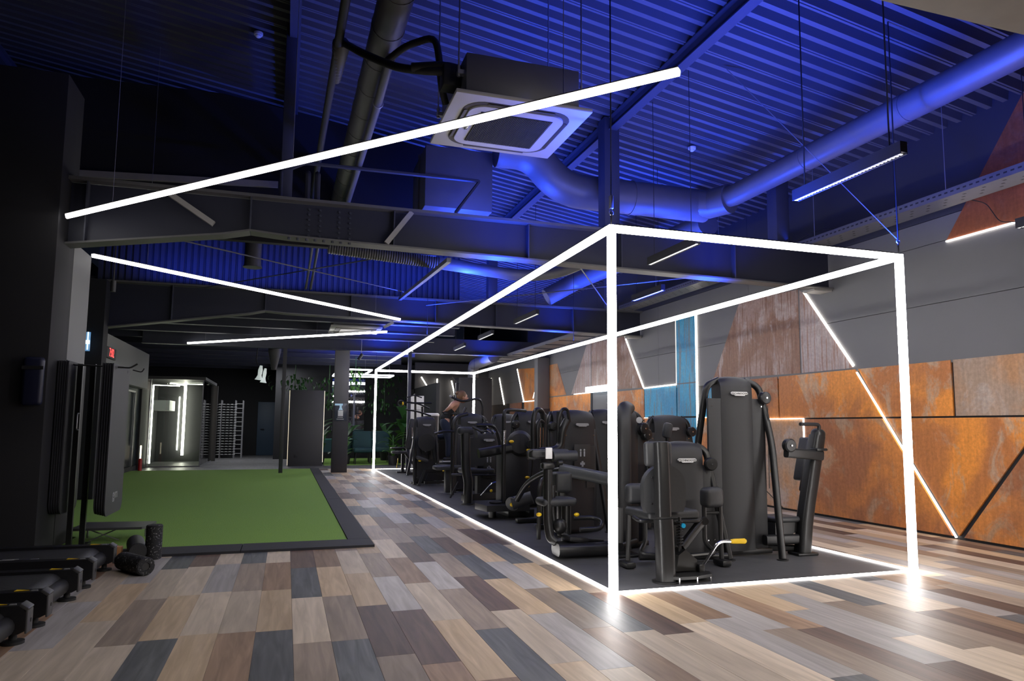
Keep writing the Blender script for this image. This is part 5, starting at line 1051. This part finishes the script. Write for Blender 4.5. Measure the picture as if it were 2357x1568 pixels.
# ================================================================ LOUNGE AT THE BACK
mesh_obj('lounge_turf', MB().box(-1.15, 2.4, 16.9, 21.0, 0.0, 0.02), 'turf', kind='structure', label='green turf floor of the lounge behind the frame')
mesh_obj('wall_lounge', MB().box(-2.6, 2.6, 21.2, 21.35, 0, 3.3).box(1.9, 2.0, 16.2, 21.2, 0, 2.4), 'dark', kind='structure', label='dark wall behind the lounge')
M['mirror'] = mat('mirror', (0.8, 0.82, 0.85), 0.02, 1.0)
mesh_obj('wall_mirror_panel', MB().box(-0.75, 0.35, 21.15, 21.19, 0.95, 2.75), 'mirror', kind='structure', label='mirror on the lounge wall')
LEAF = mat('leaf_green', (0.07, 0.20, 0.03), 0.45, 0, 0.3, 12); LEAF2 = mat('leaf_dark', (0.03, 0.10, 0.025), 0.45, 0, 0.3, 12)
def leafmesh(L, w, bend, name='leaf', m=LEAF):
    mb = MB(); n = 6; vs = []
    for i in range(n+1):
        t_ = i/n; r = w*math.sin(PI*min(1, t_*0.93+0.05))**0.8; x = L*(t_-0.25*bend*t_*t_); z = L*(0.75*t_-bend*t_*t_)
        vs += [(x, -r, z+0.25*r), (x, 0, z), (x, r, z+0.25*r)]
    mb._add(vs, [[i*3+j, i*3+j+1, (i+1)*3+j+1, (i+1)*3+j] for i in range(n) for j in (0, 1)])
    me = mb.mesh(name); me.materials.append(m); return me
rl = random.Random(11)
def plant(label, x, y, h, n, L, w, m=LEAF, pot=True):
    t = thing('potted_plant', label, 'plant', (x, y, 0))
    if pot: P(t, 'pot', MB().lathe([(0.12, 0), (0.16, 0.26), (0.14, 0.26), (0.14, 0.24)], (x, y, 0.02)), 'cable')
    ms = [leafmesh(L*k, w*k, 0.3+0.25*k, m=m) for k in (0.8, 1.0, 1.2)]
    st = MB()
    for i in range(n):
        a = rl.uniform(0, 2*PI); z0 = 0.25+h*0.75*rl.random()
        o = link('leaf', ms[i % 3], t, (0.02*math.cos(a), 0.02*math.sin(a), z0)); o.rotation_euler = (0, rl.uniform(-0.5, 0.25), a); WP[o.name] = V((x, y, z0))
    P(t, 'stem', MB().cyl((x, y, 0.2), (x, y, 0.3+h*0.75), 0.02, 8), LEAF2); return t
plant('tall dark leafed plant between the black board and the grey column', -1.25, 17.6, 1.3, 12, 0.75, 0.10, LEAF2)
plant('bright green plant low beside the right edge of the grey column', -0.55, 17.2, 0.55, 12, 0.45, 0.06)
plant('tall broad leafed plant behind the teal topped table', -0.45, 18.8, 1.1, 11, 0.8, 0.11, LEAF2)
plant('wide leafed plant behind the far glowing post', 0.85, 19.3, 0.9, 13, 0.7, 0.10, LEAF2)
plant('tall banana plant behind the dip tower', 1.15, 17.4, 1.5, 12, 0.75, 0.12, LEAF2)
plant('bright fan leafed plant left of the dip tower bench', 0.75, 16.6, 0.75, 14, 0.5, 0.07)
def hang(label, x, y, z0, z1, r, n, m):
    t = thing('hanging_plant', label, 'plant', (x, y, z1)); mb = leafmesh(0.22, 0.035, 0.9, m=m)
    for i in range(n):
        a = rl.uniform(0, 2*PI); zz = rl.uniform(z0+0.1, z1); rr = r*math.sqrt(rl.random())
        o = link('leaf', mb, t, (rr*math.cos(a), rr*math.sin(a)*0.6, zz-z1)); o.rotation_euler = (0, rl.uniform(0.3, 1.3), a)
    P(t, 'stem', MB().cyl((x, y, z0+0.15), (x, y, z1+0.3), 0.012, 6), LEAF2)
hang('light green hanging plant right of the grey column near the ceiling', -0.35, 16.9, 2.05, 2.85, 0.14, 34, LEAF)
hang('dark creeper behind the upper part of the grey column', -1.0, 18.5, 1.6, 2.7, 0.6, 70, LEAF2)
hang('dark creeper above the black board', -2.0, 19.0, 2.1, 2.7, 0.8, 60, LEAF2)
hang('leafy green wall behind the dip tower', 1.0, 20.9, 1.5, 2.9, 0.75, 110, LEAF2)
M['teal'] = mat('teal_velvet', (0.008, 0.05, 0.055), 0.7); M['tealtop'] = mat('teal_table_top', (0.04, 0.20, 0.17), 0.35)
t = thing('lounge_table', 'long dark table with a teal top behind the grey column', 'table', (-0.4, 18.0, 0))
P(t, 'top', MB().box(-1.25, 0.3, 17.8, 18.4, 0.70, 0.74, 0.006), 'tealtop')
for x in (-1.2, 0.24):
    for y in (17.84, 18.36): P(t, 'leg', MB().box(x-0.02, x+0.02, y-0.02, y+0.02, 0.02, 0.70), 'cable')
P(t, 'apron', MB().box(-1.22, 0.27, 17.82, 17.84, 0.35, 0.70), 'teal')
def armchair(x, y, lb):
    t = thing('armchair', lb, 'chair', (x, y, 0), 'teal chairs in the lounge')
    P(t, 'seat', MB().bx((x, y, 0.42), (0.55, 0.55, 0.14), 0.05, seg=3), 'teal'); P(t, 'backrest', MB().bx((x, y+0.24, 0.70), (0.56, 0.12, 0.55), 0.05, (-0.12, 0, 0), seg=3), 'teal')
    for dx in (-0.22, 0.22):
        for dy in (-0.22, 0.22): P(t, 'leg', MB().cyl((x+dx, y+dy, 0.02), (x+dx*0.9, y+dy*0.9, 0.38), 0.014, 8), 'cable')
armchair(-0.05, 17.3, 'teal lounge chair just left of the far glowing post'); armchair(0.55, 17.8, 'teal lounge chair right of the far glowing post')
# rectangular ring lamps
LL2 = emit('ring_lamp_white', (0.9, 0.93, 1.0), 7)
for x0, x1, y0, y1, lb in ((-0.62, 0.05, 16.3, 18.2, 'small glowing rectangular ring lamp over the lounge'), (-0.85, 0.95, 18.4, 19.4, 'wide glowing rectangular ring lamp over the lounge')):
    t = thing('ring_lamp', lb, 'lamp', ((x0+x1)/2, y0, 2.72), 'rectangular ring lamps')
    for p, q in (((x0, y0), (x1, y0)), ((x0, y1), (x1, y1)), ((x0, y0), (x0, y1)), ((x1, y0), (x1, y1))): P(t, 'tube', MB().bar((*p, 2.72), (*q, 2.72), 0.04, 0.04), LL2)
    for q in ((x0, y0), (x1, y1)): P(t, 'wire', MB().cyl((*q, 2.74), (*q, 3.36), 0.004, 5), 'wire')
# far right: dark box columns and a duct before the end wall
c = thing('column', 'wide dark column at the far right behind the weight towers', None, (2.6, 16.3, 0), kind='structure')
mesh_obj('shaft', MB().box(2.5, 3.5, 15.9, 16.5, 0, 2.55, 0.004), 'dark', c)
mesh_obj('wall_end', MB().box(1.9, XW, 20.0, 20.15, 0, 3.3), 'darkgrey', kind='structure', label='dark end wall behind the machines')
mesh_obj('end_panel', MB().box(3.2, 4.4, 19.95, 20.0, 0.05, 1.75), RU['o'], kind='structure', label='orange rust panel on the end wall')
for p, q in (((3.15, 19.9, 2.7), (3.45, 19.9, 1.5)), ((2.65, 19.9, 2.75), (2.65, 19.9, 1.5)), ((2.1, 19.9, 2.8), (2.62, 19.9, 2.0))):
    t = setp(mesh_obj('wall_light_bar', MB().bar(p, q, 0.05, 0.03), 'led_wall'), {3.15: 'slanted light bar on the far end wall, rightmost of three', 2.65: 'upright light bar on the far end wall', 2.1: 'light bar sloping down to the upright one on the far end wall'}[p[0]], 'light', 'light bars on the end wall')
t = thing('round_duct', 'grey round duct with an elbow on top of the wide dark column', 'duct', (3.2, 15, 2.9)); P(t, 'pipe', MB().tube(fillet([(3.0, 13.95, 3.0), (3.0, 16.2, 2.95), (3.0, 16.2, 2.56)], 0.3, 6), 0.16, 18), 'duct')
# ================================================================ PERSON
def skin(name, V_, E_, m, parent, sub=2, org=None):
    me = bpy.data.meshes.new(name); o0 = WP[parent.name]
    me.from_pydata([V(v[:3])-o0 for v in V_], E_, []); me.materials.append(M[m] if isinstance(m, str) else m)
    o = link(name, me, parent); WP[o.name] = o0.copy()
    o.modifiers.new('skin', 'SKIN'); s = o.modifiers.new('subsurf', 'SUBSURF'); s.levels = sub; s.render_levels = sub
    for i, v in enumerate(V_): me.skin_vertices[0].data[i].radius = (v[3], v[4] if len(v) > 4 else v[3]); me.skin_vertices[0].data[i].use_root = (i == 0)
    dg = bpy.context.evaluated_depsgraph_get(); m2 = bpy.data.meshes.new_from_object(o.evaluated_get(dg)); o.modifiers.clear(); o.data = m2; m2.name = name; m2.shade_smooth()
    return o
M['skin'] = mat('skin', (0.52, 0.27, 0.18), 0.5); M['navycloth'] = mat('navy_leggings', (0.012, 0.02, 0.045), 0.8); M['blackcloth'] = mat('black_top', (0.012, 0.012, 0.014), 0.8); M['hair'] = mat('brown_hair', (0.16, 0.08, 0.035), 0.6)
# glass door leaves in the dark wall
for ya, yb in ((13.2, 14.2), (14.25, 15.2)):
    mesh_obj('door_frame', MB().box(-5.76, -5.73, ya, ya+0.04, 0.12, 1.95).box(-5.76, -5.73, yb-0.04, yb, 0.12, 1.95).box(-5.76, -5.73, ya, yb, 1.91, 1.95), 'wire', wl)
pe = thing('person', 'person in a black sleeveless top and navy leggings leaning forward on the kickback machine', 'person', (0.93, 9.9, 0.42))
BV = [(0.86, 10.0, 1.24, 0.115, 0.105), (0.90, 10.0, 1.35, 0.10, 0.085), (1.0, 9.99, 1.48, 0.125, 0.09), (1.08, 9.98, 1.585, 0.12, 0.08), (1.145, 9.97, 1.645, 0.055), (1.19, 9.96, 1.69, 0.05),
      (1.03, 9.83, 1.60, 0.052), (0.935, 9.75, 1.53, 0.042), (0.885, 9.79, 1.48, 0.034), (0.865, 9.87, 1.455, 0.028),
      (1.11, 10.14, 1.59, 0.05), (1.17, 10.17, 1.50, 0.04), (1.12, 10.06, 1.455, 0.03),
      (0.87, 9.92, 1.17, 0.088), (0.95, 9.93, 0.83, 0.058), (0.935, 9.95, 0.50, 0.036),
      (0.88, 10.09, 1.17, 0.088), (1.03, 10.1, 0.98, 0.06), (0.83, 10.1, 0.93, 0.045), (0.72, 10.1, 0.92, 0.035)]
BE = [(0, 1), (1, 2), (2, 3), (3, 4), (4, 5), (3, 6), (6, 7), (7, 8), (8, 9), (3, 10), (10, 11), (11, 12), (0, 13), (13, 14), (14, 15), (0, 16), (16, 17), (17, 18), (18, 19)]
skin('body', BV, BE, 'skin', pe)
inf = lambda v, k: (*v[:3], *[r+k for r in v[3:]])
idx = [0, 13, 14, 15, 16, 17, 18, 19]
LV = [inf(BV[i], 0.012) for i in idx]; LV[0] = (0.86, 10.0, 1.24, 0.135, 0.125); LV.append((0.89, 10.0, 1.335, 0.135, 0.115))
skin('leggings', LV, [(0, 8), (0, 1), (1, 2), (2, 3), (0, 4), (4, 5), (5, 6), (6, 7)], 'navycloth', pe)
skin('tank_top', [(0.855, 10.0, 1.24, 0.13, 0.115), (0.885, 10.0, 1.32, 0.13, 0.115), (0.925, 9.995, 1.39, 0.130, 0.112), (0.985, 9.99, 1.46, 0.142, 0.112), (1.02, 9.985, 1.50, 0.138, 0.105)], [(0, 1), (1, 2), (2, 3), (3, 4)], 'blackcloth', pe)
hd = P(pe, 'head', MB().sph((1.235, 9.955, 1.735), 0.105, (0.95, 0.78, 1.12), 18), 'skin')
P(hd, 'hair', MB().sph((1.212, 9.96, 1.762), 0.115, (0.95, 0.84, 1.05), 16).sph((1.13, 9.97, 1.82), 0.05), 'hair')
P(hd, 'nose', MB().sph((1.338, 9.95, 1.72), 0.015, (1.0, 0.8, 1.3), 8), 'skin'); P(hd, 'eye', MB().sph((1.318, 9.915, 1.745), 0.011, n=8).sph((1.318, 9.985, 1.745), 0.011, n=8), 'ink', kind='stuff'); P(hd, 'mouth', MB().bx((1.324, 9.95, 1.68), (0.01, 0.04, 0.008)), 'pink')
P(hd, 'ear', MB().sph((1.225, 9.87, 1.735), 0.024, (0.7, 0.4, 1.2), 8), 'skin')
for hx, hy, s in ((0.865, 9.88, 1), (1.11, 10.05, -1)):
    h = skin('hand', [(hx, hy, 1.452, 0.03, 0.02), (hx+0.02*s, hy+0.05, 1.455, 0.036, 0.018), (hx+0.02*s, hy+0.075, 1.45, 0.034, 0.016)], [(0, 1), (1, 2)], 'skin', pe, 1)
    for k in range(4): skin('finger', [(hx+0.02*s-0.027+0.018*k, hy+0.07, 1.455, 0.009), (hx+0.02*s-0.027+0.018*k, hy+0.10+0.006*(k in (1, 2)), 1.452, 0.009), (hx+0.02*s-0.027+0.018*k, hy+0.115, 1.43, 0.008), (hx+0.02*s-0.027+0.018*k, hy+0.10, 1.412, 0.007)], [(0, 1), (1, 2), (2, 3)], 'skin', pe, 1)
    skin('thumb', [(hx-0.02, hy+0.03, 1.45, 0.011), (hx-0.04, hy+0.06, 1.435, 0.010), (hx-0.03, hy+0.085, 1.418, 0.008)], [(0, 1), (1, 2)], 'skin', pe, 1)
for p, q, lb in (((0.915, 9.95, 0.425), 0.0, ''), ((0.67, 10.1, 0.94), 1.25, '')):
    R = MX.Translation(p) @ MX.Rotation(q, 4, 'Y')
    sh = P(pe, 'shoe', MB(R).bx((0.05, 0, 0.045), (0.25, 0.085, 0.075), 0.035, seg=4), 'blackcloth'); P(sh, 'sole', MB(R).bx((0.05, 0, 0.006), (0.265, 0.09, 0.024), 0.01), 'white', label='white shoe sole')
